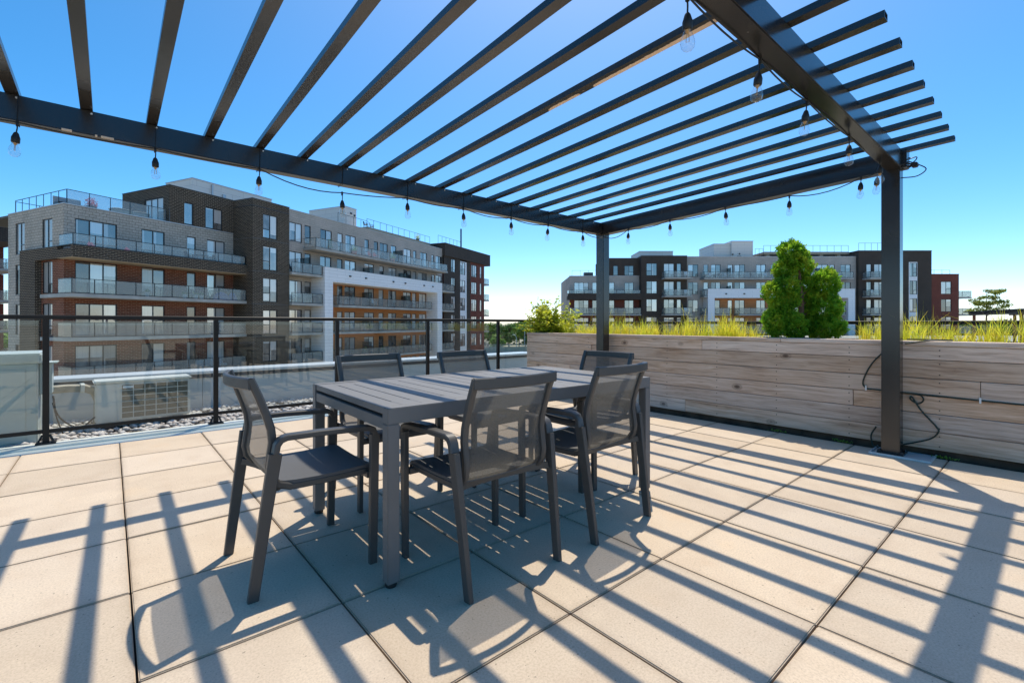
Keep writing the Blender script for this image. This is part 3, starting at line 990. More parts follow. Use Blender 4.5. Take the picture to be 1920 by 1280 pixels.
def make_chair():
    r = thing('armchair', 'chair', 'chair', (0, 0, 0), 0, CH_GROUP)
    F_ = M['chairframe']
    for s in (-1, 1):
        # front leg, vertical, tapering slightly
        m = MB(); m.sweep([(.228, s * .262, .0), (.232, s * .262, .30), (.235, s * .262, .572)], .026, .040, side=(0, 1, 0), cham=.25, ends=[.86, .95, 1.0])
        part('leg', m, F_, r, smooth=True)
        m = MB(); m.sweep([(-.244, s * .243, .0), (-.205, s * .252, .30), (-.170, s * .262, .555)], .026, .046, side=(0, 1, 0), cham=.25, ends=[.84, .95, 1.05])
        part('leg', m, F_, r, smooth=True)
        m = MB(); m.sweep([(-.1705, s * .262, .5555), (-.164, s * .262, .588), (-.152, s * .262, .606), (-.130, s * .262, .614), (0, s * .262, .613), (.16, s * .262, .606), (.205, s * .262, .603), (.226, s * .262, .595), (.235, s * .262, .5725)],
                          .043, .024, side=(0, 1, 0), cham=.35, ends=[.95, .95, 1, 1, 1, 1, 1, .95, .9])
        part('armrest', m, F_, r, smooth=True)
        # back rail continuing into the seat rail
        pts = [(x, s * .212, z) for x, z in back_prof]
        m = MB(); m.sweep(pts, .027, .030, side=(0, 1, 0), cham=.45)
        part('back_rail', m, F_, r, smooth=True)
        m = MB(); m.sweep([(-.0945, s * .212, .402), (.03, s * .212, .400), (.235, s * .212, .402)], .026, .026, side=(0, 1, 0), cham=.3)
        m.sweep([(.222, s * .20, .39), (.222, s * .2485, .39)], .03, .028, side=(1, 0, 0), cham=.2)
        part('seat_rail', m, F_, r, smooth=True)
    # top bar bowed backwards
    m = MB(); m.sweep([(-.247 - .040 * (1 - (y / .222) ** 2), y, .828) for y in np.linspace(-.222, .222, 11)], .020, .046, side=(1, 0, 0), cham=.45)
    part('top_bar', m, F_, r, smooth=True)
    m = MB(); m.sweep([(.222, y, .386) for y in (-.198, 0, .198)], .03, .026, side=(1, 0, 0), cham=.25)
    part('front_bar', m, F_, r, smooth=True)
    st = [(-.190, -.2385, .418), (-.165, -.225, .412), (-.140, -.195, .404), (-.105, -.11, .394), (-.095, 0, .392)]
    st = st + [(x, -y, z) for x, y, z in reversed(st[:-1])]
    m = MB(); m.sweep(st, .012, .030, cham=.3)
    part('stretcher', m, F_, r, smooth=True)
    # back sling, stretched flat between the rails with a slight belly
    nx, ny = 15, 7
    m = MB()
    P = back_prof[:-1]
    import bisect
    L = [0]
    for a, b in zip(P[:-1], P[1:]):
        L.append(L[-1] + math.dist(a, b))
    for i in range(nx):
        s = .035 + (L[-1] - .035) * i / (nx - 1)
        k = min(len(P) - 2, max(0, bisect.bisect_right(L, s) - 1))
        u = (s - L[k]) / (L[k + 1] - L[k])
        x = P[k][0] + (P[k + 1][0] - P[k][0]) * u
        z = P[k][1] + (P[k + 1][1] - P[k][1]) * u
        for j in range(ny):
            y = -.200 + .400 * j / (ny - 1)
            m.v.append((x - .006 * (1 - (y / .2) ** 2), y, z))
    for i in range(nx - 1):
        for j in range(ny - 1):
            a = i * ny + j
            m.f.append((a, a + 1, a + ny + 1, a + ny))
    part('back_sling', m, M['sling_back'], r, smooth=True)
    # hem strips down both sides of the sling
    # seat sling
    m = MB()
    xs_ = [-.150, -.125, -.08, 0, .08, .16, .215, .243, .257, .262]
    zs_ = [.436, .430, .427, .424, .424, .428, .431, .428, .418, .402]
    for th in (0, -.014):
        for x, z in zip(xs_, zs_):
            for j in range(7):
                y = -.222 + .444 * j / 6
                rr = 1 - .05 * max(0, (-x - .09) / .06)
                m.v.append((x + (0 if th == 0 else -.003), y * rr, z + th - .006 * (1 - (y / .222) ** 2)))
    nr = len(xs_)
    for i in range(nr - 1):
        for j in range(6):
            a = i * 7 + j
            m.f.append((a, a + 7, a + 8, a + 1))
            a2 = a + nr * 7
            m.f.append((a2, a2 + 1, a2 + 8, a2 + 7))
    for i in range(nr - 1):
        for j in (0, 6):
            a = i * 7 + j; b2 = a + nr * 7
            m.f.append((a, b2, b2 + 7, a + 7) if j == 0 else (a, a + 7, b2 + 7, b2))
    for j in range(6):
        for i in (0, nr - 1):
            a = i * 7 + j; b2 = a + nr * 7
            m.f.append((a, a + 1, b2 + 1, b2) if i == 0 else (a, b2, b2 + 1, a + 1))
    part('seat_sling', m, M['sling_seat'], r, smooth=True)
    for s in (-1, 1):
        for x, hw in ((.228, .262), (-.243, .243)):
            m = MB(); m.lathe([(.012, -.001), (.012, .004)], x, s * hw, 8)
    return r


chair0 = make_chair()
spots = [(-.625, 1.078, 0, 'armchair at the near left end of the table, half its seat in sunlight'),
         (.000, .542, 90, 'armchair in the foreground on the near long side, left of its neighbour'),
         (.716, .543, 93.3, 'armchair on the near long side closest to the planter'),
         (.050, 1.625, -90, 'armchair on the railing side of the table, left of its neighbour'),
         (.765, 1.545, -88, 'armchair on the railing side of the table towards the planter'),
         (1.285, 1.02, 180, 'armchair at the far end of the table in front of the planter')]
for i, (x, y, a, lb) in enumerate(spots):
    c = chair0 if i == 0 else copy_tree(chair0)
    c.location = (x, y, 0); c.rotation_euler = (0, 0, R(a)); c['label'] = lb

# ------------------------------------------------------------------ condenser, cabinet, pipe
AC = thing('air_conditioner', 'white outdoor air conditioner with square grille on the pebbles', 'air conditioner', (-1.0, 5.15, -.035), 3)
m = MB(); m.box(-.40, .40, -.01, .28, .085, .485)
part('casing', m, M['acwhite'], AC, bevel=.012)
m = MB(); m.box(-.412, .412, -.024, .292, .4855, .510)
part('lid', m, M['acwhite'], AC, bevel=.010)
m = MB(); m.box(-.195, .375, -.0125, -.0105, .115, .462)
gr = part('coil', m, M['acgrille'], AC)
m = MB()
for k in range(7):
    x = -.195 + .57 * k / 6
    m.box(x - .003, x + .003, -.022, -.016, .115, .462)
for k in range(7):
    z = .115 + .347 * k / 6
    m.box(-.195, .375, -.0158, -.0128, z - .003, z + .003)
part('grille', m, M['acwhite'], AC)
m = MB()
for k in range(34):
    z = .118 + .34 * k / 34
    m.box(-.19, .37, -.0148, -.0126, z, z + .0045)
part('fin', m, plain('fin_metal', (.20, .18, .12), .5), gr)
m = MB(); m.box(-.185, -.10, -.0245, -.0222, .425, .450)
part('badge', m, M['galv'], gr)
m = MB()
for xx, zz in ((-.37, .12), (-.37, .45), (-.22, .12), (-.22, .45)):
    m.box(xx - .006, xx + .006, -.0135, -.0098, zz - .006, zz + .006)
part('screw', m, M['galv'], AC)
for x in (-.30, .28):
    m = MB(); m.box(x - .055, x + .055, -.09, .30, -.02, .055)
    o = part('foot_block', m, M['brownblock'], AC, bevel=.004)
    m = MB(); m.box(x - .05, x + .05, -.085, .295, .0555, .0845)
    part('rubber_pad', m, M['rubber'], o)
m = MB()
for z in (.2, .33, .46):
    m.lathe([(.006, 0), (.006, .003)], 0, 0, 6)
CB = thing('utility_cabinet', 'tall pale grey green metal cabinet with sloping lid behind the railing', 'cabinet', (-2.35, 4.80, -.035))
m = MB(); m.box(-.55, .575, -.02, .62, 0, .74)
part('casing', m, M['cabinet'], CB, bevel=.008)
m = MB(); m.box(-.57, .60, -.045, .65, .7405, .828)
part('lid', m, M['cabinet'], CB, bevel=.012)
for x0, x1 in ((-.5, .0), (.02, .50)):
    m = MB(); m.box(x0, x1, -.0275, -.021, .05, .69)
    part('door', m, M['cabinet'], CB, bevel=.003)
m = MB(); m.box(.5755, .66, .06, .24, .45, .73).box(.5755, .70, .02, .28, .731, .741)
part('junction_box', m, M['cabinet'], CB, bevel=.006)
CL = thing('power_cable', 'thin dark cable sagging from the grey green cabinet to the air conditioner', 'cable', (-1.72, 5.0, .3))
m = MB(); m.tube(smooth([(0.03, -.02, .08), (.05, .0, -.08), (.12, .05, -.20), (.22, .10, -.26), (.32, .13, -.18)]), .008, 6)
m.tube(smooth([(0.03, -.06, .02), (.06, -.03, -.15), (.10, .0, -.30)]), .006, 6)
part('cord', m, M['cable'], CL, smooth=True)
PC = thing('pipe_cover', 'beige pipe cover bending from the cabinet down to the air conditioner', 'pipe', (-1.6, 5.25, -.085))
m = MB(); m.sweep([(-.18, -.05, .50), (.0, .0, .50), (.12, .02, .49), (.19, .03, .45), (.225, .03, .36), (.225, .03, .20), (.215, .03, .08)], .075, .075, side=(0, 1, 0), cham=.3)
part('conduit', m, M['duct'], PC, smooth=True)
m = MB(); m.sweep([(.085, .015, .493), (.115, .02, .492)], .092, .092, side=(0, 1, 0), cham=.3)
part('collar', m, M['acwhite'], PC)

# garden cable on the planter
xw = PX0 - .024
GC = thing('garden_cable', 'dark green cable clipped along the planter boards and looping by the post', 'cable', (xw, -.2, .5))
offc = at(GC)
m = MB()
m.tube(smooth([(xw, -.25, .88), (xw, -.12, .72), (xw - .004, -.055, .56), (xw, -.075, .50), (xw, -.14, .492), (xw, -.5, .485), (xw, -.78, .478), (xw, -1.4, .472), (xw, -3.0, .47)]), .006, 6)
m.tube(smooth([(xw - .02, -.15, .18), (xw - .02, -.115, .10), (xw - .03, -.13, .02), (xw - .05, -.17, .015)]), .006, 6)
m.tube(smooth([(xw, -.30, .49), (xw - .01, -.43, .48), (xw - .012, -.455, .44), (xw - .012, -.42, .41), (xw - .012, -.375, .44), (xw - .012, -.385, .46), (xw - .012, -.44, .36), (xw - .012, -.53, .245), (xw - .012, -.545, .20), (xw - .012, -.50, .14), (xw - .015, -.40, .09), (xw - .02, -.30, .05)]), .006, 6)
m.tube(smooth([(xw, -.34, .893), (xw - .02, -.5, .925), (xw + .03, -.62, .928), (xw + .1, -.5, .928), (xw + .07, -.34, .928)]), .006, 6)
part('cord', m, M['green_cable'], GC, offc, smooth=True)
for y, z in ((-.075, .50), (-.78, .478)):
    m = MB(); m.box(xw - .010, xw + .001, y - .006, y + .006, z - .022, z + .022)
    part('clip', m, M['clip'], GC, offc, bevel=.002)


# ------------------------------------------------------------------ vegetation
def leaf_cloud(name, mat, cent, nrm, size, aspect=2.0, parent=None, loc=(0, 0, 0), fold=.0):
    """two-triangle leaves at points cent facing nrm"""
    n = len(cent)
    nrm = nrm / np.maximum(np.linalg.norm(nrm, axis=1, keepdims=True), 1e-6)
    a = np.cross(nrm, rng.normal(size=(n, 3)))
    a /= np.maximum(np.linalg.norm(a, axis=1, keepdims=True), 1e-6)
    b_ = np.cross(nrm, a)
    s = np.asarray(size).reshape(-1, 1) * np.ones((n, 1))
    v = np.stack([cent - a * s, cent + b_ * s / aspect + nrm * s * .12, cent + a * s, cent - b_ * s / aspect + nrm * s * .12], 1).reshape(-1, 3)
    f = np.arange(4 * n).reshape(-1, 4)
    me = bpy.data.meshes.new(name)
    me.from_pydata(v.tolist(), [], f.tolist())
    me.materials.append(mat)
    return link(name, me, parent, loc)


# grass in the planter: clumps of arching blades
V = []; F = []
clumps = []
y = -1.75
while y < 3.75:
    y += rng.uniform(.036, .075)
    if .08 < y < .97 and rng.random() < .9:
        continue
    tall = .5 + .5 * math.sin(y * 3.1 + 1.0) * math.sin(y * 7.7)
    for k in range(3):
        clumps.append((rng.uniform(3.87, 4.62), y + rng.normal() * .03, (.15 + .17 * max(0, tall)) * rng.uniform(.7, 1.15)))
for (cx, cy, ht) in clumps:
    if -.40 < cy < -.06:
        ht *= 1.25
    for k in range(rng.integers(16, 30)):
        a = rng.uniform(0, 6.283); lean = abs(rng.normal(0, .48)); h = ht * rng.uniform(.4, 1.2) * (1.5 if rng.random() < .06 else 1)
        wd = rng.uniform(.0014, .0031)
        bx, by = cx + rng.normal() * .022, cy + rng.normal() * .022
        dx, dy = math.cos(a) * lean, math.sin(a) * lean
        sx, sy = -math.sin(a), math.cos(a)
        base = len(V)
        for t_, ww in ((0, 1.0), (.4, .9), (.75, .6), (1.0, .05)):
            bend = t_ * t_ * .75 + t_ * .25
            z = .86 + h * t_ * (1 - .22 * lean * t_)
            x = bx + dx * h * bend; yy = by + dy * h * bend
            V.append((x - sx * wd * ww, yy - sy * wd * ww, z)); V.append((x + sx * wd * ww, yy + sy * wd * ww, z))
        for q in range(3):
            F.append((base + 2 * q, base + 2 * q + 1, base + 2 * q + 3, base + 2 * q + 2))
me = bpy.data.meshes.new('ornamental_grass'); me.from_pydata(V, [], F); me.materials.append(M['grass'])
o = link('ornamental_grass', me); o['kind'] = 'stuff'

# cedar shrub with bare trunk in the middle
CE = thing('cedar_shrub', 'bright green cedar shrub with bare brown trunk standing in the planter', 'shrub', (4.17, .57, .86))
# lobes: (along -Y in metres from the trunk, height of centre, half width, half height)
lobes = [(-.099, .953, .116, .1), (-.155, .759, .105, .11), (.044, .787, .088, .083), (-.16, .594, .11, .11), (.055, .605, .072, .105), (-.293, .522, .094, .1), (-.243, .378, .072, .078), (.243, .61, .127, .144), (.221, .362, .193, .149), (.238, .157, .204, .11), (-.282, .212, .11, .144), (-.099, .174, .116, .127), (-.116, .455, .072, .094), (.099, .201, .1, .1)]
cent = []; nr = []; sz = []
for (u, h, rw, rh) in lobes + [(-.19, .30, .09, .09), (.10, .46, .08, .10), (.10, .32, .07, .09), (-.06, .86, .09, .09)]:
    rw, rh = rw * 1.07, rh * 1.06
    n_s = int(400 * (rw * rh) / (.12 * .12))
    d = rng.normal(size=(n_s, 3)); d /= np.linalg.norm(d, axis=1, keepdims=True)
    rad = .62 + .42 * rng.random(n_s) ** .6
    lump = 1 + .09 * np.sin(d[:, 0] * 9 + u * 30) * np.sin(d[:, 2] * 8 + h * 20)
    dp = rng.uniform(-.05, .05)
    p = d * np.array([rw * .9, rw * .9, rh * .92]) * (rad * lump)[:, None] + np.array([RT.x * u + FW.x * dp, RT.y * u + FW.y * dp, h])
    # every spray: a small upright fan of leaflets
    for q in range(n_s):
        up = d[q] * .75 + np.array([0, 0, .55]) + rng.normal(size=3) * .3
        up /= np.linalg.norm(up)
        sd = np.cross(up, rng.normal(size=3)); sd /= np.linalg.norm(sd)
        L_ = rng.uniform(.028, .052)
        nn = np.cross(up, sd)
        for k in range(6):
            tt = k / 5
            side = (-1) ** k * (.34 - .2 * tt)
            cent.append(p[q] + up * L_ * (tt - .3) + sd * L_ * side)
            nr.append(nn + rng.normal(size=3) * .35)
            sz.append(L_ * .36)
leaf_cloud('foliage', M['cedar'], np.array(cent), np.array(nr), np.array(sz), 1.9, CE)
m = MB()
m.tube([(0, 0, -.02), (-.02, .005, .2), (-.01, .0, .42), (.01, .02, .62), (.0, .03, .82)], .03, 9, [.034, .030, .024, .018, .008])
for k in range(9):
    z = .10 + .055 * k; s = 1 if k % 2 else -1
    q = RT * (s * rng.uniform(.08, .13))
    m.tube([(-.005, .0, z), (q.x * .5, q.y * .5, z + .05), (q.x, q.y, z + .10)], .006, 5, [.008, .006, .003])
part('trunk', m, M['bark'], CE, smooth=True)

# lime green bush at the railing end of the planter
BU = thing('leafy_bush', 'lime yellow leafy bush at the railing end of the planter', 'shrub', (4.05, 4.13, .86))
cent = []; nr = []
tw = MB()
for k in range(96):
    a = rng.uniform(0, 6.283); el = rng.uniform(.15, 1.45)
    Ln = rng.uniform(.32, .70) * (1.0 if el < 1.0 else .98)
    d = np.array([math.cos(a) * math.cos(el) * .95, math.sin(a) * math.cos(el), math.sin(el) * .92])
    p1 = d * Ln * .5 + np.array([0, 0, .02]); p2 = d * Ln + np.array([0, 0, -.05 * (1.4 - el)])
    tw.tube([(0, 0, 0), tuple(p1), tuple(p2)], .004, 5, [.007, .005, .002])
    for q in range(46):
        u = rng.uniform(.22, 1.04)
        c_ = p2 * u + rng.normal(size=3) * .035
        cent.append(c_); nr.append(np.array([rng.normal() * .5, rng.normal() * .5, 1.0]))
cent = np.array(cent)
leaf_cloud('foliage', M['bush'], cent, np.array(nr), rng.uniform(.024, .044, len(cent)), 1.8, BU)
part('stem', tw, M['bark'], BU)

# weeds in the joint below the planter
V = []; F = []
for (cy) in (.62, -.60, .1):
    for k in range(40):
        x, yy = 3.675 + rng.normal() * .012, cy + rng.normal() * .04
        a = rng.uniform(0, 6.28); h = rng.uniform(.01, .03); b = len(V)
        V += [(x, yy, 0), (x + math.cos(a) * .012, yy + math.sin(a) * .012, h), (x + math.cos(a + 1) * .01, yy + math.sin(a + 1) * .01, h * .8)]
        F.append((b, b + 1, b + 2))
me = bpy.data.meshes.new('weeds'); me.from_pydata(V, [], F); me.materials.append(M['treeleaf'])
o = link('weeds', me); o['kind'] = 'stuff'


def tree(label, base, height, crown_r, crown_h, mat, n=1500, leaf=.28, trunk=.16, flat=1.0, group=None, lob=9, lsz=.42, cat='tree', name='broadleaf_tree'):
    r = thing(name, label, cat, base, 0, group)
    cent = []; nr = []
    cz = height - crown_h / 2
    for k in range(lob):
        a = rng.uniform(0, 6.283); q = rng.uniform(.15, .75); h = rng.uniform(-.42, .42)
        c0 = np.array([math.cos(a) * crown_r * q, math.sin(a) * crown_r * q, cz + h * crown_h * (1 - .4 * q)])
        rr = crown_r * rng.uniform(.8, 1.2) * lsz
        m_ = n // lob
        d = rng.normal(size=(m_, 3)); d /= np.linalg.norm(d, axis=1, keepdims=True)
        rad = rng.random(m_) ** .45
        cent.append(c0 + d * np.array([rr, rr, rr * .8 * flat]) * rad[:, None]); nr.append(d * .6 + np.array([0, 0, .6]) + rng.normal(size=(m_, 3)) * .4)
    cent = np.concatenate(cent); nr = np.concatenate(nr)
    leaf_cloud('crown', mat, cent, nr, rng.uniform(leaf * .6, leaf * 1.2, len(cent)), 1.7, r)
    m = MB()
    m.tube([(0, 0, 0), (trunk * .3, 0, height * .3), (0, trunk * .2, height * .62), (0, 0, height * .86)], trunk, 7, [trunk, trunk * .75, trunk * .5, trunk * .15])
    for k in range(7):
        a = rng.uniform(0, 6.283); z = height * rng.uniform(.4, .68)
        m.tube([(0, 0, z), (math.cos(a) * crown_r * .35, math.sin(a) * crown_r * .35, z + crown_h * .16), (math.cos(a) * crown_r * .75, math.sin(a) * crown_r * .75, z + crown_h * .3)], trunk * .3, 5, [trunk * .4, trunk * .26, trunk * .1])
    part('trunk', m, M['bark'], r)
    return r


# ------------------------------------------------------------------ building kit
def fr(u, d, z):
    return (u, d, z)


def sd(u, d, z):
    return (d, u, z)


def wall(parent, mat, u0, u1, z0, z1, d, ops=(), depth=.14, mp=fr, name='wall'):
    """wall face at depth d with real openings and reveals"""
    m = MB()
    us = sorted({u0, u1} | {min(max(o[k], u0), u1) for o in ops for k in (0, 1)})
    zs = sorted({z0, z1} | {min(max(o[k], z0), z1) for o in ops for k in (2, 3)})
    for a, b_ in zip(us[:-1], us[1:]):
        for c, e in zip(zs[:-1], zs[1:]):
            mu, mz = (a + b_) / 2, (c + e) / 2
            if any(o[0] < mu < o[1] and o[2] < mz < o[3] for o in ops):
                continue
            m.quad(mp(a, d, c), mp(b_, d, c), mp(b_, d, e), mp(a, d, e))
    for (a, b_, c, e) in [o[:4] for o in ops]:
        D = d + depth
        m.quad(mp(a, d, c), mp(a, D, c), mp(a, D, e), mp(a, d, e))
        m.quad(mp(b_, d, c), mp(b_, d, e), mp(b_, D, e), mp(b_, D, c))
        m.quad(mp(a, d, c), mp(b_, d, c), mp(b_, D, c), mp(a, D, c))
        m.quad(mp(a, d, e), mp(a, D, e), mp(b_, D, e), mp(b_, d, e))
    return part(name, m, mat, parent)


PANES = ['pane_sky', 'pane_dark', 'pane_blind', 'pane_blind', 'pane_dark', 'pane_sky']


def window(parent, u0, u1, z0, z1, d, n=1, trans=None, mp=fr, fw_=.065, styles=None):
    """black frame part with one pane child per light; trans = {column: height fraction of the transom}"""
    trans = trans or {}
    D0, D1 = d + .05, d + .12
    m = MB()

    def bx(a, b_, c, e, g0=D0, g1=D1):
        p, q = mp(a, g0, c), mp(b_, g1, e)
        m.box(min(p[0], q[0]), max(p[0], q[0]), min(p[1], q[1]), max(p[1], q[1]), c, e)
    bx(u0, u0 + fw_, z0, z1); bx(u1 - fw_, u1, z0, z1)
    bx(u0 + fw_, u1 - fw_, z0, z0 + fw_); bx(u0 + fw_, u1 - fw_, z1 - fw_, z1)
    cells = []
    W = (u1 - u0 - fw_) / n
    for k in range(n):
        a, b_ = u0 + fw_ + W * k, u0 + W * (k + 1)
        if k:
            bx(a - fw_, a, z0 + fw_, z1 - fw_)
        if k in trans:
            zt = z0 + (z1 - z0) * trans[k]
            bx(a, b_, zt - fw_ / 2, zt + fw_ / 2)
            cells += [(a, b_, z0 + fw_, zt - fw_ / 2), (a, b_, zt + fw_ / 2, z1 - fw_)]
        else:
            cells.append((a, b_, z0 + fw_, z1 - fw_))
    wn = part('window', m, M['winframe'], parent)
    st = styles or random.choice(PANES)
    for i, (a, b_, c, e) in enumerate(cells):
        q = MB()
        p, r_ = mp(a, d + .09, c), mp(b_, d + .10, e)
        q.box(min(p[0], r_[0]), max(p[0], r_[0]), min(p[1], r_[1]), max(p[1], r_[1]), c, e)
        s_ = st if random.random() < .7 else random.choice(PANES)
        part('pane', q, M[s_], wn)


def box(parent, name, mat, x0, x1, y0, y1, z0, z1, **kw):
    m = MB(); m.box(x0, x1, y0, y1, z0, z1)
    return part(name, m, mat, parent, **kw)


def rails(mb, x0, x1, y, z0, z1, posts, th=.022):
    mb.box(x0, x1, y - th, y + th, z1 - .04, z1)
    mb.box(x0, x1, y - th * .8, y + th * .8, z0, z0 + .03)
    for p in posts:
        mb.box(p - th, p + th, y - th * .9, y + th * .9, z0 + .03, z1 - .04)


def balcony(parent, x0, x1, y0, y1, z, t=.24, rh=1.05, step=1.35, ends=(True, True), glass=True, upstand=0, slab=True, screens=()):
    """slab with its railing and one glass sheet per bay"""
    if slab:
        s = box(parent, 'balcony', M['concrete'], x0, x1, y0, y1, z - t, z)
    else:
        s = box(parent, 'balcony', M['darktrim'], x0 + .02, x1 - .02, y0 + .03, y1, z - .02, z)
    zb = z + .03 + upstand
    xa, xb, yf = x0 + .05, x1 - .05, y0 + .06
    n = max(1, round((xb - xa) / step))
    ps = list(np.linspace(xa, xb, n + 1))
    m = MB(); rails(m, xa, xb, yf, zb, z + rh, ps)
    for e, on in ((xa, ends[0]), (xb, ends[1])):
        if on:
            m.box(e - .02, e + .02, yf + .022, y1 - .01, z + rh - .04, z + rh)
            m.box(e - .016, e + .016, yf + .02, y1 - .01, zb, zb + .03)
    part('railing', m, M['winframe'], s)
    for a, b_ in zip(ps[:-1], ps[1:]):
        q = MB(); q.box(a + .03, b_ - .03, yf - .006, yf + .006, zb + .04, z + rh - .05)
        part('glass_panel', q, M['glass_far'], s)
    for e, on in ((xa, ends[0]), (xb, ends[1])):
        if on:
            q = MB(); q.box(e - .006, e + .006, yf + .06, y1 - .05, zb + .04, z + rh - .05)
            part('glass_panel', q, M['glass_far'], s)
    for x in screens:
        q = MB(); q.box(x - .03, x + .03, y0 + .25, y0 + .30, z, z + 1.75).box(x - .03, x + .03, y0 + .301, y1 - .02, z + 1.70, z + 1.75)
        part('screen_frame', q, M['winframe'], s)
        q = MB(); q.box(x - .008, x + .008, y0 + .301, y1 - .02, z + .05, z + 1.695)
        part('privacy_screen', q, M['screen'], s)
    return s


def roof_rail(parent, x0, x1, y, z0, z1, step=1.3, glass=False, axis='x'):
    m = MB()
    n = max(1, round(abs(x1 - x0) / step))
    ps = np.linspace(x0, x1, n + 1)
    if axis == 'x':
        rails(m, x0, x1, y, z0, z1, ps, .018)
    else:
        q = MB(); rails(q, x0, x1, y, z0, z1, ps, .018)
        m.f = q.f; m.v = [(b, a, c) for a, b, c in q.v]
    r = part('roof_railing', m, M['winframe'], parent)
    if glass:
        for a, b_ in zip(ps[:-1], ps[1:]):
            q = MB(); q.box(a + .03, b_ - .03, y - .006, y + .006, z0 + .04, z1 - .05)
            part('glass_panel', q, M['glass_far'], r)
    return r


FL = [6.17, 3.12, .07, -2.98, -6.03]
# ------------------------------------------------------------------ near apartment building on the left
LB = thing('apartment_building', 'long dark and grey brick apartment block with white portal frame, receding beyond the railing', 'building', (-3.79, 44.45, 0), 24.93)
# corner block
dims = [(.65, 3.2, 3), (4.85, 6.55, 2), (8.30, 9.06, 1), (10.03, 11.68, 2)]
def ops_for(f, zt=2.42, zb=.10, dd=dims):
    return [(a, b_, f + zb, f + zt) for a, b_, n in dd]
og = ops_for(6.17)
wall(LB, M['greyblock'], 0, 12.5, 6.1, 9.5, 0, og)
orr = [q for f in FL[1:] for q in ops_for(f)]
wall(LB, M['redbrick'], 0, 12.5, -10.5, 6.1, 0, orr)
for f in FL:
    for (a, b_, n) in dims:
        window(LB, a, b_, f + .10, f + 2.42, 0, n, {}, styles=('pane_sky' if n == 3 and f > 3 else None))
sg = [(1.57, 3.04, 6.30, 8.63), (5.72, 7.18, 6.30, 8.70)]
wall(LB, M['greyblock'], 0, 8.4, 6.1, 9.5, 0, sg, mp=sd)
s1 = [(1.57, 3.04, f + .1, f + 2.42) for f in FL[1:]]
s2 = [(5.55, 7.2, f + .1, f + 2.42) for f in FL[1:]]
wall(LB, M['redbrick'], 0, 3.3, -10.5, 6.1, 0, s1, mp=sd)
wall(LB, M['greyblock'], 3.3, 8.4, -10.5, 6.1, 0, s2, mp=sd)
for q in sg + s1 + s2:
    window(LB, q[0], q[1], q[2], q[3], 0, 2, {0: .3}, mp=sd, styles='pane_dark')
box(LB, 'roof', M['membrane'], .02, 12.48, .02, 14, 9.30, 9.46)
m = MB(); m.box(-.03, 12.52, -.03, .26, 9.502, 9.56).box(-.03, .26, .262, 8.43, 9.502, 9.56)
part('coping', m, M['copinglight'], LB)
box(LB, 'rear_wall', M['greyblock_fine'], 7.0, 60, 10, 14.4, -10.5, 9.2)
# dark brick balcony band with its column
m = MB(); m.box(-.36, 12.48, -2.0, -.002, 5.60, 6.19).box(-.36, 12.48, -2.0, -1.82, 6.192, 6.42).box(-.36, -.002, 0, 5.5, 5.60, 6.42).box(-.36, -.002, 3.15, 5.5, -10.5, 5.598)
part('brick_band', m, M['darkbrick'], LB)
box(LB, 'soffit', M['deckbeige'], -.34, 12.46, -1.97, -.004, 5.575, 5.598)
m = MB(); m.box(-.39, 12.48, -2.03, -1.79, 6.422, 6.45).box(-.39, -.002, -1.78, 5.52, 6.422, 6.45)
part('coping', m, M['darktrim'], LB)
balcony(LB, -.30, 12.40, -1.93, -.01, 6.22, rh=1.03, step=1.29, slab=False, upstand=.23)
for f in FL[1:]:
    balcony(LB, -.36, 12.49, -1.92, -.01, f, step=1.29, t=.25)
    box(LB, 'balcony_return', M['concrete'], -.36, -.004, 0, 2.4, f - .25, f)
# penthouse
po_ = [(8.07, 8.85, 9.62, 11.50), (9.89, 11.44, 9.62, 11.50)]
wall(LB, M['darkbrick'], 6.92, 12.498, 9.562, 12.64, -.004, po_)
for q, n in zip(po_, (1, 2)):
    window(LB, *q, 0, n, styles='pane_sky')
side_op = [(.9, 3.6, 9.62, 11.75)]
wall(LB, M['darkbrick'], 0, 7, 9.562, 12.64, 6.92, side_op, mp=sd)
window(LB, *side_op[0], 6.92, 3, mp=sd, styles='pane_blind')
box(LB, 'roof', M['membrane'], 6.95, 12.5, .03, 7, 12.5, 12.60)
m = MB(); m.box(6.88, 12.49, -.05, .22, 12.642, 12.70).box(6.88, 7.15, .222, 7, 12.642, 12.70)
part('coping', m, M['copingdark'], LB)
roof_rail(LB, .35, 6.85, .40, 9.57, 10.66, 1.3, True)
roof_rail(LB, .45, 8.2, .35, 9.57, 10.66, 1.1, False, 'y')
roof_rail(LB, .4, 6.0, 8.3, 9.57, 10.6, 1.3)
# projecting dark tower
tz = [(9.15, 11.42), (6.12, 8.38), (3.08, 5.36), (.03, 2.32), (-2.58, -.62), (-6.0, -3.75)]
to = [(13.57, 15.13, a, b_) for a, b_ in tz]
wall(LB, M['darkbrick'], 12.5, 16.5, -10.5, 12.60, -2.7, to)
wall(LB, M['darkbrick'], -2.7, 7, -10.5, 12.60, 12.5, (), mp=sd)
wall(LB, M['darkbrick'], -2.7, 0, -10.5, 12.60, 16.5, (), mp=sd)
for q in to:
    window(LB, *q, -2.7, 2, {0: .37}, styles=('pane_blind' if q[2] > 2 else 'pane_sky'))
box(LB, 'roof', M['membrane'], 12.52, 16.48, -2.65, 7, 12.5, 12.58)
m = MB(); m.box(12.46, 16.54, -2.74, -2.45, 12.602, 12.66).box(12.46, 12.75, -2.448, 7, 12.602, 12.66)
part('coping', m, M['copingdark'], LB)
m = MB()
for z in (11.95, 8.95, 5.9, 2.85, -.2, -3.2):
    m.box(12.485, 16.515, -2.715, -2.69, z, z + .05).box(12.485, 12.51, -2.689, -.01, z, z + .05)
part('expansion_joint', m, M['darktrim'], LB)
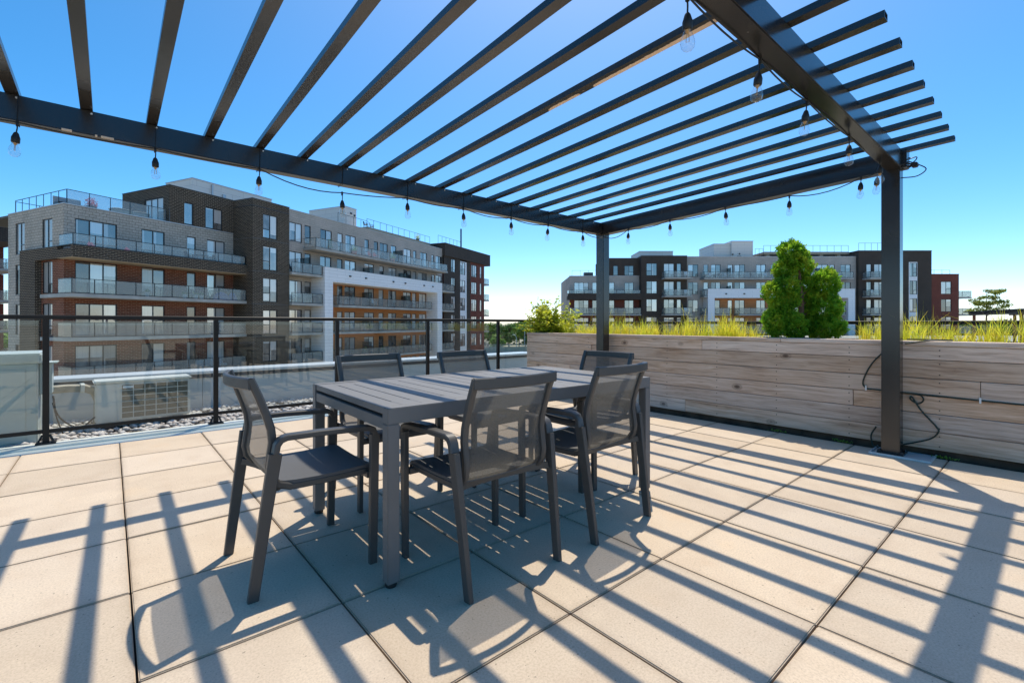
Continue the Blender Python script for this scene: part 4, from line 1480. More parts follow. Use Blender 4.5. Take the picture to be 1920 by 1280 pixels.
# long grey wing
gx = [(17.77, 19.36), (19.71, 20.53), (21.87, 23.54), (24.43, 25.23), (25.68, 27.38), (28.92, 29.70), (30.64, 31.45), (31.77, 33.36), (34.03, 35.16), (36.80, 38.47), (39.03, 39.75), (40.73, 42.45), (43.64, 44.37), (44.81, 46.63)]
gops = []
for i, (a, b_) in enumerate(gx):
    gops.append((a, b_, 9.62 if i in (0, 1, 13) else 9.2, 11.62))
gx2 = [(17.77, 19.36), (19.71, 20.53), (21.82, 23.46), (24.35, 25.19), (25.57, 27.38), (28.92, 30.64), (31.71, 32.56), (33.53, 35.16), (36.68, 38.52), (38.90, 39.74), (40.20, 42.37), (43.50, 44.45), (44.81, 46.63)]
g2 = [(a, b_, 6.22, 8.58) for a, b_ in gx2]
wall(LB, M['greyblock_fine'], 16.5, 46.65, 5.56, 12.9, -1.2, gops + g2)
gl_ = [(a, b_, f + .12, f + 2.42) for f in FL[1:] for a, b_ in ((17.77, 19.36), (19.71, 20.53))]
wall(LB, M['greyblock_fine'], 16.5, 21.76, -10.5, 5.56, -1.2, gl_)
for q in gops + g2 + gl_:
    window(LB, *q, -1.2, 2 if q[1] - q[0] > 1.2 else 1, {} if q[1] - q[0] > 1.2 else {0: .35})
ox = [(24.35, 25.19), (25.53, 27.29), (28.87, 30.64), (31.56, 32.50), (33.47, 35.16), (36.68, 38.46), (38.78, 39.68), (40.46, 42.20)]
oo = [(a, b_, f + .12, f + 2.35) for f in FL[1:] for a, b_ in ox]
wall(LB, M['orangesiding'], 21.76, 42.3, -10.5, 5.56, -1.2, oo)
for q in oo:
    window(LB, *q, -1.2, 2 if q[1] - q[0] > 1.2 else 1, {}, styles=random.choice(['pane_dark', 'pane_sky', 'pane_blind']))
wr = [(44.0, 45.2, f + .12, f + 2.42) for f in FL[1:]]
wall(LB, M['greyblock_fine'], 42.3, 46.65, -10.5, 5.56, -1.2, wr)
for q in wr:
    window(LB, *q, -1.2, 2, {})
box(LB, 'roof', M['membrane'], 16.5, 46.6, -1.15, 12, 12.7, 12.85)
m = MB(); m.box(16.5, 46.64, -1.24, -.95, 12.902, 12.95)
part('coping', m, M['copinglight'], LB)
balcony(LB, 19.5, 45.3, -3.1, -1.205, 9.1, step=1.7, screens=(34.4,))
balcony(LB, 16.55, 20.55, -3.0, -1.205, 6.2, ends=(False, True), screens=(19.1,))
balcony(LB, 20.62, 43.54, -3.0, -1.205, 6.2, step=2.2, slab=False, rh=.9, screens=(28.6, 35.6))
for f in FL[1:]:
    balcony(LB, 16.55, 20.55, -3.0, -1.205, f, ends=(False, True))
    balcony(LB, 22.9, 41.3, -2.95, -1.205, f, step=1.7, screens=(28.5, 36.2))
balcony(LB, 43.6, 47.4, -3.0, -1.51, 6.1, ends=(True, True))
for f in FL[1:]:
    balcony(LB, 43.6, 47.4, -3.0, -1.51, f - .03, ends=(True, True))
# white portal frame
m = MB(); m.box(20.6, 43.56, -3.2, -1.21, 5.60, 7.12).box(20.6, 21.75, -3.2, -1.21, -10.5, 5.598).box(42.28, 43.56, -3.2, -1.21, -10.5, 5.598)
pf = part('portal_frame', m, M['whitesiding'], LB)
for x in (24.3, 26.9, 32.0, 34.5, 38.8, 41.0):
    m = MB(); m.box(x - .11, x + .11, -3.33, -3.202, 6.36, 6.52)
    part('spot_lamp', m, M['winframe'], pf)
m = MB(); m.box(20.57, 43.59, -3.23, -1.2, 7.122, 7.16)
part('coping', m, M['copinglight'], pf)
# dark end wing
dx = [(48.88, 50.21, 2), (55.62, 57.57, 3), (58.79, 59.51, 1)]
def drow(a, b_, top):
    return [(a, b_, top - 3.05 * k - 2.1, top - 3.05 * k) for k in range(6)]
d1 = drow(48.88, 50.21, 11.6); d2 = drow(51.76, 53.38, 11.45); d3 = drow(55.62, 57.57, 11.42); d4 = drow(58.79, 59.51, 11.42)
wall(LB, M['darkbrick_fine'], 46.65, 51.74, -10.5, 11.85, -1.5, d1)
wall(LB, M['whitesiding'], 51.74, 53.93, -10.5, 11.6, -1.497, d2)
wall(LB, M['darkbrick_fine'], 53.93, 55.24, -10.5, 11.85, -1.5, ())
wall(LB, M['redbrick_fine'], 55.24, 60.46, -10.5, 11.85, -1.495, d3 + d4)
for q in d1:
    window(LB, *q, -1.5, 2, {0: .35})
for q in d2:
    window(LB, *q, -1.497, 2, {0: .35}, styles='pane_blind')
for q in d3:
    window(LB, *q, -1.495, 3, {}, styles='pane_blind')
for q in d4:
    window(LB, *q, -1.495, 1, {}, styles='pane_blind')
m = MB(); m.box(46.66, 62.4, -1.75, 9, 11.855, 13.86)
part('brick_band', m, M['darkbrick_fine'], LB)
m = MB(); m.box(46.62, 62.44, -1.79, -1.5, 13.862, 13.92).box(46.62, 46.9, -1.498, 9, 13.862, 13.92).box(62.1, 62.44, -1.498, 9, 13.862, 13.92)
part('coping', m, M['copingdark'], LB)
wall(LB, M['redbrick_fine'], -1.495, 9, -10.5, 11.85, 60.46, (), mp=sd)
for z in (8.5, 5.5, 2.6, -.4, -3.4):
    balcony(LB, 60.48, 63.6, -.9, 1.6, z, ends=(False, True))
# roof structures
wb = box(LB, 'rooftop_box', M['cream'], 11.2, 19.8, 4.0, 8.2, 12.6, 14.93)
box(LB, 'coping', M['copinglight'], 11.15, 19.85, 3.95, 8.25, 14.932, 15.0)
m = MB(); m.box(13.0, 13.12, 3.86, 3.999, 13.0, 14.8).box(14.1, 14.4, 3.82, 3.998, 13.55, 14.1)
part('vent_pipe', m, M['copinglight'], wb)
wb = box(LB, 'rooftop_box', M['cream'], 30.9, 33.1, 4.0, 10.5, 12.9, 16.72)
box(LB, 'coping', M['copinglight'], 30.86, 33.14, 3.96, 10.54, 16.722, 16.8)
m = MB(); m.box(31.9, 32.2, 3.9, 3.998, 15.9, 16.1).box(32.6, 32.8, 3.9, 3.998, 15.7, 15.95)
part('wall_lamp', m, M['winframe'], wb)
dk = box(LB, 'roof_deck', M['deckbeige'], 31.9, 46.6, 1.0, 6.5, 13.55, 13.92)
for x in np.arange(32.6, 46.6, 3.3):
    box(LB, 'deck_pier', M['deckbeige'], x - .25, x + .25, 1.15, 1.65, 12.86, 13.548)
roof_rail(LB, 31.9, 46.5, 1.08, 13.93, 15.0, 1.3)
roof_rail(LB, 31.9, 46.5, 6.4, 13.93, 15.0, 1.3)
roof_rail(LB, 26.5, 31.8, .8, 12.96, 14.6, 1.5)
roof_rail(LB, 47.0, 54.0, -.2, 13.93, 15.3, 1.25)
box(LB, 'mast', M['winframe'], 54.1, 54.3, -.3, -.1, 13.87, 17.6)

# rear wing glimpsed past the left edge of the grey corner
FB = thing('brick_building', 'red and dark brick building with covered corner balconies, half hidden at the left edge', 'building', tuple(place(-55.9, 51.5, 0)), 24.93)
box(FB, 'brick_band', M['darkbrick_fine'], -9, 1.2, -2.2, 6, 9.75, 11.25)
box(FB, 'coping', M['copingdark'], -9.04, 1.24, -2.24, 6.04, 11.252, 11.32)
for z in (6.9, 3.55, .3, -2.8):
    balcony(FB, -9, 1.0, -2.1, 4, z, ends=(False, True))
for z0, z1 in ((6.91, 9.74), (3.56, 6.64), (.31, 3.29), (-2.79, .04), (-10.5, -3.06)):
    box(FB, 'brick_pier', M['redbrick_fine'], .55, 1.1, 3.3, 4.0, z0, z1)
    box(FB, 'wall', M['redbrick_fine'], -9, -4.5, 2.8, 6, z0, z1)
roof_rail(FB, -8.8, 1.0, -2.0, 11.33, 12.3, 1.3)

# ------------------------------------------------------------------ second apartment building on the right
KP = 81 / 878.6
def xr(p):
    return (p - 960) * KP
RB = thing('apartment_building', 'wide grey, black and maroon apartment block beyond the planter grass and cedar', 'building', tuple(place(0, 81, 0)), YAW - 90)
RF = [8.70, 5.65, 2.60, -.45, -3.5, -6.55]
rd = [(xr(1076.5), xr(1103.5), 3), (xr(1110.4), xr(1122), 1), (xr(1142), xr(1152), 1), (xr(1171), xr(1188), 2)]
def rops(f, dd, zb=.1, zt=2.45):
    return [(a, b_, f + zb, f + zt) for a, b_, n in dd]
x0, x1 = xr(1068), xr(1198.5)
wall(RB, M['greyblock_fine'], x0, x1, 6.1, 9.2, 0, rops(5.65, rd, .15))
o_ = [q for f in RF[2:] for q in rops(f, rd)]
wall(RB, M['redbrick_fine'], x0, x1, -10.5, 6.1, 0, o_)
wall(RB, M['greyblock_fine'], 0, 14, -10.5, 9.2, x0, (), mp=sd)
for f in RF[1:]:
    for a, b_, n in rd:
        window(RB, a, b_, f + (.15 if f == 5.65 else .1), f + 2.45, 0, n, {}, styles='pane_sky')
m = MB(); m.box(x0 - .5, x1, -1.7, -.003, 5.05, 5.68).box(x0 - .5, x1, -1.7, -1.5, 5.682, 6.1)
part('brick_band', m, M['darkbrick_fine'], RB)
balcony(RB, x0 - .4, x1 - .2, -1.66, -.01, 5.70, slab=False, rh=1.0, upstand=.36)
for f in RF[2:]:
    balcony(RB, x0, x1 - .1, -1.7, -.01, f)
box(RB, 'roof', M['membrane'], x0 + .03, x1, .03, 14, 9.0, 9.15)
m = MB(); m.box(x0 - .04, x1, -.04, .25, 9.202, 9.26)
part('coping', m, M['copinglight'], RB)
roof_rail(RB, x0 + .5, xr(1136), .6, 9.27, 10.25, 1.4)
tb = box(RB, 'roof_planter', M['darktrim'], xr(1097), xr(1114), 1.0, 2.0, 9.27, 9.95)
# penthouse and tower
pp = [(xr(1149.8), xr(1158.8), 9.32, 11.0), (xr(1170.8), xr(1188), 9.32, 11.0)]
wall(RB, M['darkbrick_fine'], xr(1134), x1, 9.262, 12.25, -.004, pp)
wall(RB, M['darkbrick_fine'], 0, 9, 9.262, 12.25, xr(1134), (), mp=sd)
window(RB, *pp[0], 0, 1, {}); window(RB, *pp[1], 0, 2, {1: .35})
box(RB, 'roof', M['membrane'], xr(1134), x1, -.03, 9, 12.255, 12.32)
tx0, tx1 = xr(1198.5), xr(1283)
t1 = [(xr(1208), xr(1227.5), f + .45, f + 2.55) for f in RF]
t2 = [(xr(1240), xr(1259), f + .06, f + 2.5) for f in RF]
t3 = [(xr(1264), xr(1272), f + .06, f + 2.5) for f in RF]
wall(RB, M['darkbrick_fine'], tx0, tx1, -10.5, 12.48, -1.3, t1 + t2 + t3)
wall(RB, M['darkbrick_fine'], -1.3, 9, -10.5, 12.48, tx0, (), mp=sd)
box(RB, 'roof', M['copingdark'], tx0 - .04, tx1 + .04, -1.34, 9, 12.482, 12.56)
for q in t1:
    window(RB, *q, -1.3, 2, {0: .4}, styles='pane_sky')
for q in t2:
    window(RB, *q, -1.3, 2, {}, styles='pane_blind')
for q in t3:
    window(RB, *q, -1.3, 1, {})
for f in RF:
    balcony(RB, xr(1236), xr(1285.5), -3.1, -1.305, f)
# grey wing
gx0, gx1 = xr(1283), xr(1605)
ga = [(xr(1290), xr(1309), f + .4, f + 2.5) for f in RF] + [(xr(1576), xr(1595), f + .4, f + 2.5) for f in RF]
gd = [(1319, 1328), (1333, 1351), (1364, 1374), (1377, 1397), (1418, 1436), (1446, 1462), (1480, 1497), (1506, 1515), (1531, 1552), (1556, 1565)]
gb = [(xr(a), xr(b_), f + .06, f + 2.5) for a, b_ in gd for f in RF[:2]]
wall(RB, M['greyblock_fine'], gx0, xr(1318), -10.5, 5.3, 0, [q for q in ga if q[3] < 5.3])
wall(RB, M['greyblock_fine'], xr(1586), gx1, -10.5, 5.3, 0, [])
wall(RB, M['greyblock_fine'], gx0, gx1, 5.3, 12.52, 0, [q for q in ga if q[2] > 5.3 or q[3] > 5.3] + gb)
for q in ga:
    if q[3] > 5.3 or q[0] < xr(1318):
        window(RB, *q, 0, 2, {0: .4}, styles='pane_dark')
for q in gb:
    window(RB, *q, 0, 2 if q[1] - q[0] > 1.2 else 1, {}, styles=random.choice(['pane_sky', 'pane_blind', 'pane_sky']))
box(RB, 'roof', M['membrane'], gx0, gx1, .03, 14, 12.3, 12.45)
m = MB(); m.box(gx0 + .05, gx1, -.05, .3, 12.522, 12.6)
part('coping', m, M['copinglight'], RB)
balcony(RB, xr(1312), xr(1586), -1.9, -.005, 8.70, step=2.0, screens=(xr(1362), xr(1444), xr(1528)))
balcony(RB, xr(1312), xr(1588), -1.9, -.005, 5.65, step=2.0, slab=True, screens=(xr(1362), xr(1444)))
for f in RF[2:]:
    balcony(RB, xr(1312), xr(1318) - .02, -1.9, -.005, f)
fx0, fx1 = xr(1318), xr(1586.5)
oy = [(1331, 1350), (1364.5, 1373), (1377.5, 1396), (1418, 1435), (1455, 1473), (1490, 1508), (1520, 1529), (1540, 1560)]
o2 = [(xr(a), xr(b_), f + .06, f + 2.45) for a, b_ in oy for f in RF[2:]]
wall(RB, M['orangesiding'], fx0, fx1, -10.5, 5.3, .01, o2)
for q in o2:
    window(RB, *q, .01, 2 if q[1] - q[0] > 1.2 else 1, {}, styles='pane_sky')
for f in RF[2:]:
    for a, b_ in ((1331, 1360), (1376, 1440), (1455, 1510), (1520, 1572)):
        balcony(RB, xr(a), xr(b_), -1.85, -.005, f, step=1.8)
m = MB(); m.box(fx0, fx1, -2.1, -.015, 5.32, 6.82).box(fx0, fx0 + 1.12, -2.1, -.015, -10.5, 5.318).box(fx1 - 1.12, fx1, -2.1, -.015, -10.5, 5.318)
pf = part('portal_frame', m, M['whitesiding'], RB)
for p in (1351, 1384, 1417, 1500, 1545):
    m = MB(); m.box(xr(p) - .13, xr(p) + .13, -2.22, -2.102, 5.92, 6.1)
    part('spot_lamp', m, M['winframe'], pf)
box(RB, 'coping', M['copinglight'], fx0 - .04, fx1 + .04, -2.14, -.02, 6.822, 6.88)
# dark end with white window strip, and maroon end
ex0, ex1 = xr(1605), xr(1741)
e1 = [(xr(1619.5), xr(1629), f + .06, f + 2.5) for f in RF] + [(xr(1634), xr(1653), f + .06, f + 2.5) for f in RF]
e2 = [(xr(1700), xr(1714), f + .35, f + 2.7) for f in RF]
wall(RB, M['darkbrick_fine'], ex0, xr(1698.5), -10.5, 13.45, -.6, e1)
wall(RB, M['whitesiding'], xr(1698.5), xr(1714.5), -10.5, 11.55, -.597, e2)
wall(RB, M['darkbrick_fine'], xr(1698.5), xr(1714.5), 11.55, 13.45, -.6, ())
wall(RB, M['darkbrick_fine'], xr(1714.5), ex1, -10.5, 13.45, -.6, ())
wall(RB, M['darkbrick_fine'], -.6, 9, -10.5, 13.45, ex0, (), mp=sd)
wall(RB, M['darkbrick_fine'], -.6, 9, 9.2, 13.45, ex1, (), mp=sd)
box(RB, 'roof', M['copingdark'], ex0 - .05, ex1 + .05, -.65, 9, 13.452, 13.54)
for q in e1:
    window(RB, *q, -.6, 2 if q[1] - q[0] > 1.2 else 1, {}, styles='pane_blind')
for q in e2:
    window(RB, *q, -.597, 2, {1: .3}, styles='pane_dark')
for f in RF:
    balcony(RB, xr(1612), xr(1664), -2.4, -.605, f)
mx0, mx1 = xr(1741), xr(1798)
mw = [(xr(1764.5), xr(1784), f + .45, f + 2.6) for f in RF[1:]] + [(xr(1741.5) + .1, xr(1745), f + .45, f + 2.6) for f in RF[1:]]
wall(RB, M['redbrick_fine'], mx0, mx1, -10.5, 9.5, 0, mw)
wall(RB, M['redbrick_fine'], 0, 10, -10.5, 9.5, mx1, (), mp=sd)
for q in mw:
    window(RB, *q, 0, 2 if q[1] - q[0] > 1.2 else 1, {1: .4} if q[1] - q[0] > 1.2 else {})
box(RB, 'roof', M['copingdark'], mx0 + .06, mx1 + .04, -.04, 10, 9.502, 9.58)
roof_rail(RB, mx0 + .3, xr(1789), .8, 9.6, 10.35, 1.5)
for f in RF[1:4]:
    balcony(RB, mx1 + .01, mx1 + 3.2, 1.0, 5, f, ends=(False, True))
# roof structures
b1 = box(RB, 'rooftop_box', M['cream'], xr(1208), xr(1273), 3, 9, 12.57, 13.9)
box(RB, 'coping', M['copinglight'], xr(1208) - .05, xr(1273) + .05, 2.95, 9, 13.902, 13.98)
b2 = box(RB, 'rooftop_box', M['cream'], xr(1350), xr(1382) - .01, 2.5, 9, 12.4, 15.15)
b3 = box(RB, 'rooftop_box', M['cream'], xr(1382), xr(1423), 2.0, 9, 12.4, 15.55)
box(RB, 'coping', M['copinglight'], xr(1382) - .05, xr(1423) + .05, 1.95, 9, 15.552, 15.63)
box(RB, 'coping', M['copinglight'], xr(1350) - .05, xr(1382) - .06, 2.45, 9, 15.152, 15.22)
m = MB(); m.box(xr(1392), xr(1400), 1.9, 1.998, 12.62, 12.95).box(xr(1382.5), xr(1385), 1.9, 1.998, 13.1, 13.35).box(xr(1396), xr(1398), 1.9, 1.998, 13.2, 13.45)
part('vent_grille', m, M['winframe'], b3)
box(RB, 'roof_deck', M['deckbeige'], xr(1441), xr(1604), 1.5, 7, 13.15, 13.6)
for p in np.arange(1450, 1604, 34):
    box(RB, 'deck_pier', M['deckbeige'], xr(p) - .3, xr(p) + .3, 1.7, 2.3, 12.46, 13.148)
roof_rail(RB, xr(1441), xr(1603), 1.6, 13.61, 14.75, 1.2)
roof_rail(RB, xr(1425), xr(1440), 1.6, 12.61, 14.2, .7)
roof_rail(RB, xr(1618), xr(1690), 1.0, 13.55, 15.1, 1.2)
box(RB, 'mast', M['winframe'], xr(1692.5), xr(1694), .5, .7, 13.55, 16.9)

# ------------------------------------------------------------------ neighbouring roof terrace on the right
nw = MB()
for (r0, r1, d0, d1) in ((26, 90, 27, 74),):
    nw.v += [tuple(place(r, d, z)) for z in (-10.5, -.9) for r, d in ((r0, d0), (r1, d0), (r1, d1), (r0, d1))]
    nw.f += [(0, 3, 2, 1), (4, 5, 6, 7), (0, 1, 5, 4), (1, 2, 6, 5), (2, 3, 7, 6), (3, 0, 4, 7)]
o = link('low_building', nw.mesh('low_building', M['concrete'], bevel=.05))
tag(o, 'low flat grey roof seen between the grass blades at far right', 'building')
np_ = thing('pergola', 'small dark flat pergola far off at the right edge', 'pergola', tuple(place(44.3, 45, -.9)), math.degrees(math.atan2(*((place(39.0, 35) - place(44.3, 45)).yx))))
for x in (.0, 3.2, 6.4, 9.6):
    box(np_, 'beam', M['winframe'], x - .06, x + .06, -.3, 3.1, 2.86, 2.98)
for y in (0, 2.8):
    box(np_, 'beam', M['winframe'], -.8, 12, y - .06, y + .06, 2.70, 2.858)
for k in range(24):
    box(np_, 'slat', M['winframe'], -.8 + .5 * k, -.73 + .5 * k, -.5, 3.3, 2.982, 3.08)
for x, y in ((0.2, 0), (.2, 2.8), (9.4, 0), (9.4, 2.8)):
    box(np_, 'post', M['redbrick_fine'], x - .09, x + .09, y - .09, y + .09, 0, 2.698)
tree('small olive green tree with airy crown above the far pergola', tuple(place(47.6, 47, -.9)), 5.8, 2.1, 3.4, M['maplet'], 2600, .11, .09, .5, lob=34, lsz=.26)

# ------------------------------------------------------------------ far trees, wall, lamps
far = [(-5.5, 196, 7.4, 4.6, 6, 'treeleaf', 'rounded pale green tree in front of the far wood'),
       (-1.5, 225, 12.2, 5.5, 10, 'treeleaf_dark', 'tall dark tree behind the rounded pale tree near the dark wing'),
       (3.5, 232, 11.6, 5.5, 9, 'treeleaf', 'mid green tree in the far wood, left of the dark conical one'),
       (6.0, 212, 9.6, 4.0, 8, 'treeleaf_dark', 'dark conical tree in the middle of the far wood'),
       (9.5, 236, 11.4, 6, 9, 'treeleaf', 'broad mid green tree behind the lamp posts'),
       (14, 228, 10.8, 5, 9, 'treeleaf_dark', 'dark tree just left of the lime bush on the planter'),
       (-10, 236, 12.5, 6, 10, 'treeleaf_dark', 'dark tree partly behind the far balconies of the long block'),
       (22, 230, 11.4, 6, 9, 'treeleaf', 'far tree hidden behind the lime bush')]
for (r, d, h, cr, chh, mt, lb) in far:
    tree(lb, tuple(place(r, d, -10.5)), h, cr, chh, M[mt], 1500, .55, .3, group='trees of the far wood')
for k, (r, d, h, lb) in enumerate([(-128, 118, 10.5, 'green tree at the left edge beyond the grey corner'), (-137, 122, 11.2, 'taller tree at the far left edge of the view'), (-112, 105, 9.0, 'lower green tree behind the grey corner at left')]):
    tree(lb, tuple(place(r, d, -10.5)), h, 5, 8, M['treeleaf'], 1400, .5, .28, group='trees past the left block')
sky_labels = ['far low tree on the skyline just right of the maroon end of the grey block', 'far tree on the skyline under the small olive tree', 'far tree behind the posts of the small pergola',
              'far tree low under the small pergola roof', 'far tree on the skyline near the right edge', 'second far tree towards the right edge', 'outermost far tree at the right edge of the skyline']
for k in range(7):
    r, d = 215 + 24 * k - 30, 245 + 9 * k
    tree(sky_labels[k], tuple(place(r, d, -10.5)), 11.2 + (k % 3) * .5, 9, 9, M['treeleaf_dark'], 900, 1.0, .3, group='skyline trees at the right')
# the continuous wood along the horizon
nf = 26000
rr_ = rng.uniform(-330, 330, nf); dd_ = 258 + rng.uniform(-9, 9, nf)
top = .2 + 1.1 * np.sin(rr_ * .11) * np.sin(rr_ * .043 + 1) + .8 * np.sin(rr_ * .31)
zz_ = -10.5 + (top + 10.5) * rng.random(nf) ** .55
cc_ = np.stack([CAM[0] + RT.x * rr_ + FW.x * dd_, CAM[1] + RT.y * rr_ + FW.y * dd_, zz_], 1)
fw_o = leaf_cloud('far_wood', M['treeleaf_dark'], cc_, rng.normal(size=(nf, 3)) + np.array([-FW.x, -FW.y, .6]), rng.uniform(.7, 1.7, nf), 1.5)
fw_o['kind'] = 'stuff'
ww = thing('roadside_wall', 'grey concrete wall with rail below the far wood', 'wall', tuple(place(0, 178, -10.5)), YAW - 90)
for k in range(12):
    box(ww, 'wall_panel', M['concrete'], -40 + 6.5 * k, -40 + 6.5 * k + 6.45, 0, .4, 0, 2.7)
m = MB()
for z in (3.0, 3.4):
    m.box(-40, 38, .1, .2, z, z + .1)
for k in range(30):
    m.box(-40 + 2.6 * k, -40 + 2.6 * k + .1, .1, .2, 2.7, 3.5)
part('guard_rail', m, M['galv'], ww)
for (r, lb, cv) in ((1.8, 'curved street lamp in front of the far wood', 1), (5.0, 'straight thin street lamp next to the curved one', 0)):
    L_ = thing('street_lamp', lb, 'street lamp', tuple(place(r, 184, -10.5)), YAW - 90)
    m = MB()
    if cv:
        m.tube([(0, 0, 0), (0, 0, 5.2), (-.15, 0, 6.2), (-.6, 0, 6.9), (-1.3, 0, 7.1)], .09, 6)
    else:
        m.tube([(0, 0, 0), (0, 0, 4.5), (0, 0, 9.2)], .08, 6)
    part('pole', m, M['galv'], L_)
    m = MB(); m.box(-1.75 if cv else -.3, -1.2 if cv else .25, -.12, .12, 7.0 if cv else 9.2, 7.14 if cv else 9.32)
    part('lamp_head', m, M['galv'], L_)

# ------------------------------------------------------------------ small things on balconies and roofs
def onb(root, s, y, z):
    a = root.rotation_euler.z
    return (root.location.x + s * math.cos(a) - y * math.sin(a), root.location.y + s * math.sin(a) + y * math.cos(a), z)


def small_chair(root, s, y, z, rz, mat, label, group, k=1.0):
    r = thing('balcony_chair', label, 'chair', onb(root, s, y, z), math.degrees(root.rotation_euler.z) + rz, group)
    box(r, 'seat', mat, -.24 * k, .24 * k, -.24 * k, .24 * k, .41 * k, .45 * k)
    m = MB(); m.sweep([(-.22 * k, 0, .452 * k), (-.32 * k, 0, .92 * k)], .44 * k, .04, side=(0, 1, 0), cham=.3)
    part('backrest', m, mat, r)
    for sx in (-.21, .21):
        for sy in (-.21, .21):
            m = MB(); m.sweep([(sx * k * 1.1, sy * k * 1.1, 0), (sx * k, sy * k, .409 * k)], .035, .035, side=(0, 1, 0))
            part('leg', m, mat, r)
    for sy in (-.25, .25):
        m = MB(); m.box(-.24 * k, .22 * k, sy * k - .025, sy * k + .025, .64 * k, .67 * k).box(.17 * k, .21 * k, sy * k - .02, sy * k + .02, .45 * k, .639 * k)
        part('armrest', m, mat, r)
    return r


def pot(root, s, y, z, rad, h, matp, matl, label, group, ph=.45, n=90):
    r = thing('potted_plant', label, 'plant', onb(root, s, y, z), 0, group)
    m = MB(); m.lathe([(rad * .72, 0), (rad, h * .86), (rad * 1.08, h * .87), (rad * 1.08, h), (rad * .9, h)], 0, 0, 12)
    part('pot', m, matp, r)
    d = rng.normal(size=(n, 3)); d[:, 2] = np.abs(d[:, 2]); d /= np.linalg.norm(d, axis=1, keepdims=True)
    leaf_cloud('foliage', matl, d * np.array([rad * 1.5, rad * 1.5, ph]) * rng.uniform(.3, 1, (n, 1)) + np.array([0, 0, h]), d + rng.normal(size=(n, 3)) * .5, rng.uniform(.04, .085, n), 1.6, r)
    return r


GP = 'pots on the balconies of the left block'
for s, lb in ((4.55, 'white planter pot on the first red brick balcony beside the double doors'), (7.35, 'white pot near the middle of the first red brick balcony'), (8.25, 'small white pot below the narrow window of the red brick balcony'), (8.75, 'white pot to the right of the narrow red brick window')):
    pot(LB, s, -1.3, 3.12, .17, .36, M['whiteplastic'], M['treeleaf'], lb, GP, .35, 50)
pot(LB, .95, -1.35, 6.22, .16, .3, M['terracotta'], M['pink'], 'pot of red and orange flowers at the left end of the grey storey balcony', GP, .35)
pot(LB, 3.15, -1.4, 6.22, .14, .25, M['terracotta'], M['pink'], 'small pot of pink flowers on the grey storey balcony', GP, .3)
pot(LB, 25.9, -2.3, 9.1, .34, .5, M['terracotta'], M['treeleaf'], 'large terracotta pot with green plant on the top balcony of the long wing', GP, .8, 150)
pot(LB, 33.0, -2.3, 9.1, .32, .5, M['terracotta'], M['treeleaf'], 'second terracotta pot further along the top balcony', GP, .8, 150)
pot(LB, 22.6, -1.9, 9.1, .25, .45, M['darktrim'], M['treeleaf_dark'], 'dark pot with tall green plant at the near end of the top balcony', GP, 1.2, 150)
pot(LB, 2.35, 1.7, 9.5, .3, .5, M['darktrim'], M['pink'], 'bushy pink flowers in a tub on the corner roof terrace', GP, .7, 260)
pot(LB, 44.5, 2.0, 13.92, .28, .5, M['darktrim'], M['bush'], 'yellow green plant at the far end of the roof deck', GP, 1.0, 160)
for k, s in enumerate((27.9, 31.2, 34.8, 39.2)):
    pot(LB, s, -2.2, -2.98, .3, .5, M['darktrim'], M['treeleaf'], ['leafy green tub on the lower orange balcony by its near end', 'second leafy tub on the lower orange balcony', 'third leafy tub on the lower orange balcony', 'leafy tub at the far end of the lower orange balcony'][k], GP, .7, 140)
GC_ = 'chairs on balconies and roof decks'
for s, y, z, rz, mt, lb in ((7.9, -1.0, 6.22, 0, 'winframe', 'dark chair at the left of the table on the grey storey balcony'), (9.7, -1.0, 6.22, 180, 'winframe', 'dark chair at the right of the table on the grey storey balcony'),
                            (32.6, 1.9, 13.92, -70, 'winframe', 'dark garden chair at the near corner of the roof deck'), (33.8, 1.9, 13.92, -40, 'winframe', 'second dark garden chair on the roof deck'),
                            (29.0, -2.1, 9.1, -90, 'redchair', 'coral chair on the top balcony, nearer one'), (30.0, -2.1, 9.1, -90, 'redchair', 'coral chair on the top balcony, farther one'),
                            (17.3, -2.0, 6.2, -80, 'winframe', 'black chair on the small balcony beside the dark tower'), (17.2, -2.0, 3.12, -60, 'whiteplastic', 'white chair on the balcony left of the white portal'),
                            (29.6, -2.1, 3.12, -90, 'whiteplastic', 'white folding chair on the upper orange balcony'), (25.6, -2.1, 3.12, -60, 'winframe', 'dark chair near the left end of the upper orange balcony'), (37.6, -2.1, 3.12, -120, 'winframe', 'dark chair towards the right end of the upper orange balcony')):
    small_chair(LB, s, y, z, rz, M[mt], lb, GC_)
for p, z, lb in ((1279, 8.7, 'white chair on the top balcony of the black tower in the right block'), (1279, 5.65, 'white chair on the middle balcony of the black tower in the right block'), (1279, 2.6, 'white chair on the lower balcony of the black tower in the right block'),
                 (1620, 5.65, 'white chair on the balcony of the dark end of the right block')):
    small_chair(RB, xr(p), -2.0, z, -90, M['whiteplastic'], lb, GC_, 1.15)
for p, mt, lb in ((1326, 'whiteplastic', 'pale chair near the left end of the long balcony of the right block'), (1344, 'winframe', 'dark chair on the long balcony of the right block'), (1357, 'whiteplastic', 'white lounger chair on the long balcony of the right block'), (1404, 'winframe', 'dark chair in the middle of the long balcony of the right block'), (1428, 'whiteplastic', 'pale chair by the cedar on the long balcony of the right block')):
    small_chair(RB, xr(p), -1.1, 8.7, random.choice((-90, -60, -120)), M[mt], lb, GC_, 1.0)
tbl = thing('balcony_table', 'small dark table between two chairs on the grey storey balcony', 'table', onb(LB, 8.8, -1.0, 6.22), 24.93)
box(tbl, 'tabletop', M['winframe'], -.5, .5, -.35, .35, .71, .74)
for sx in (-.44, .44):
    for sy in (-.3, .3):
        box(tbl, 'leg', M['winframe'], sx - .025, sx + .025, sy - .025, sy + .025, 0, .709)
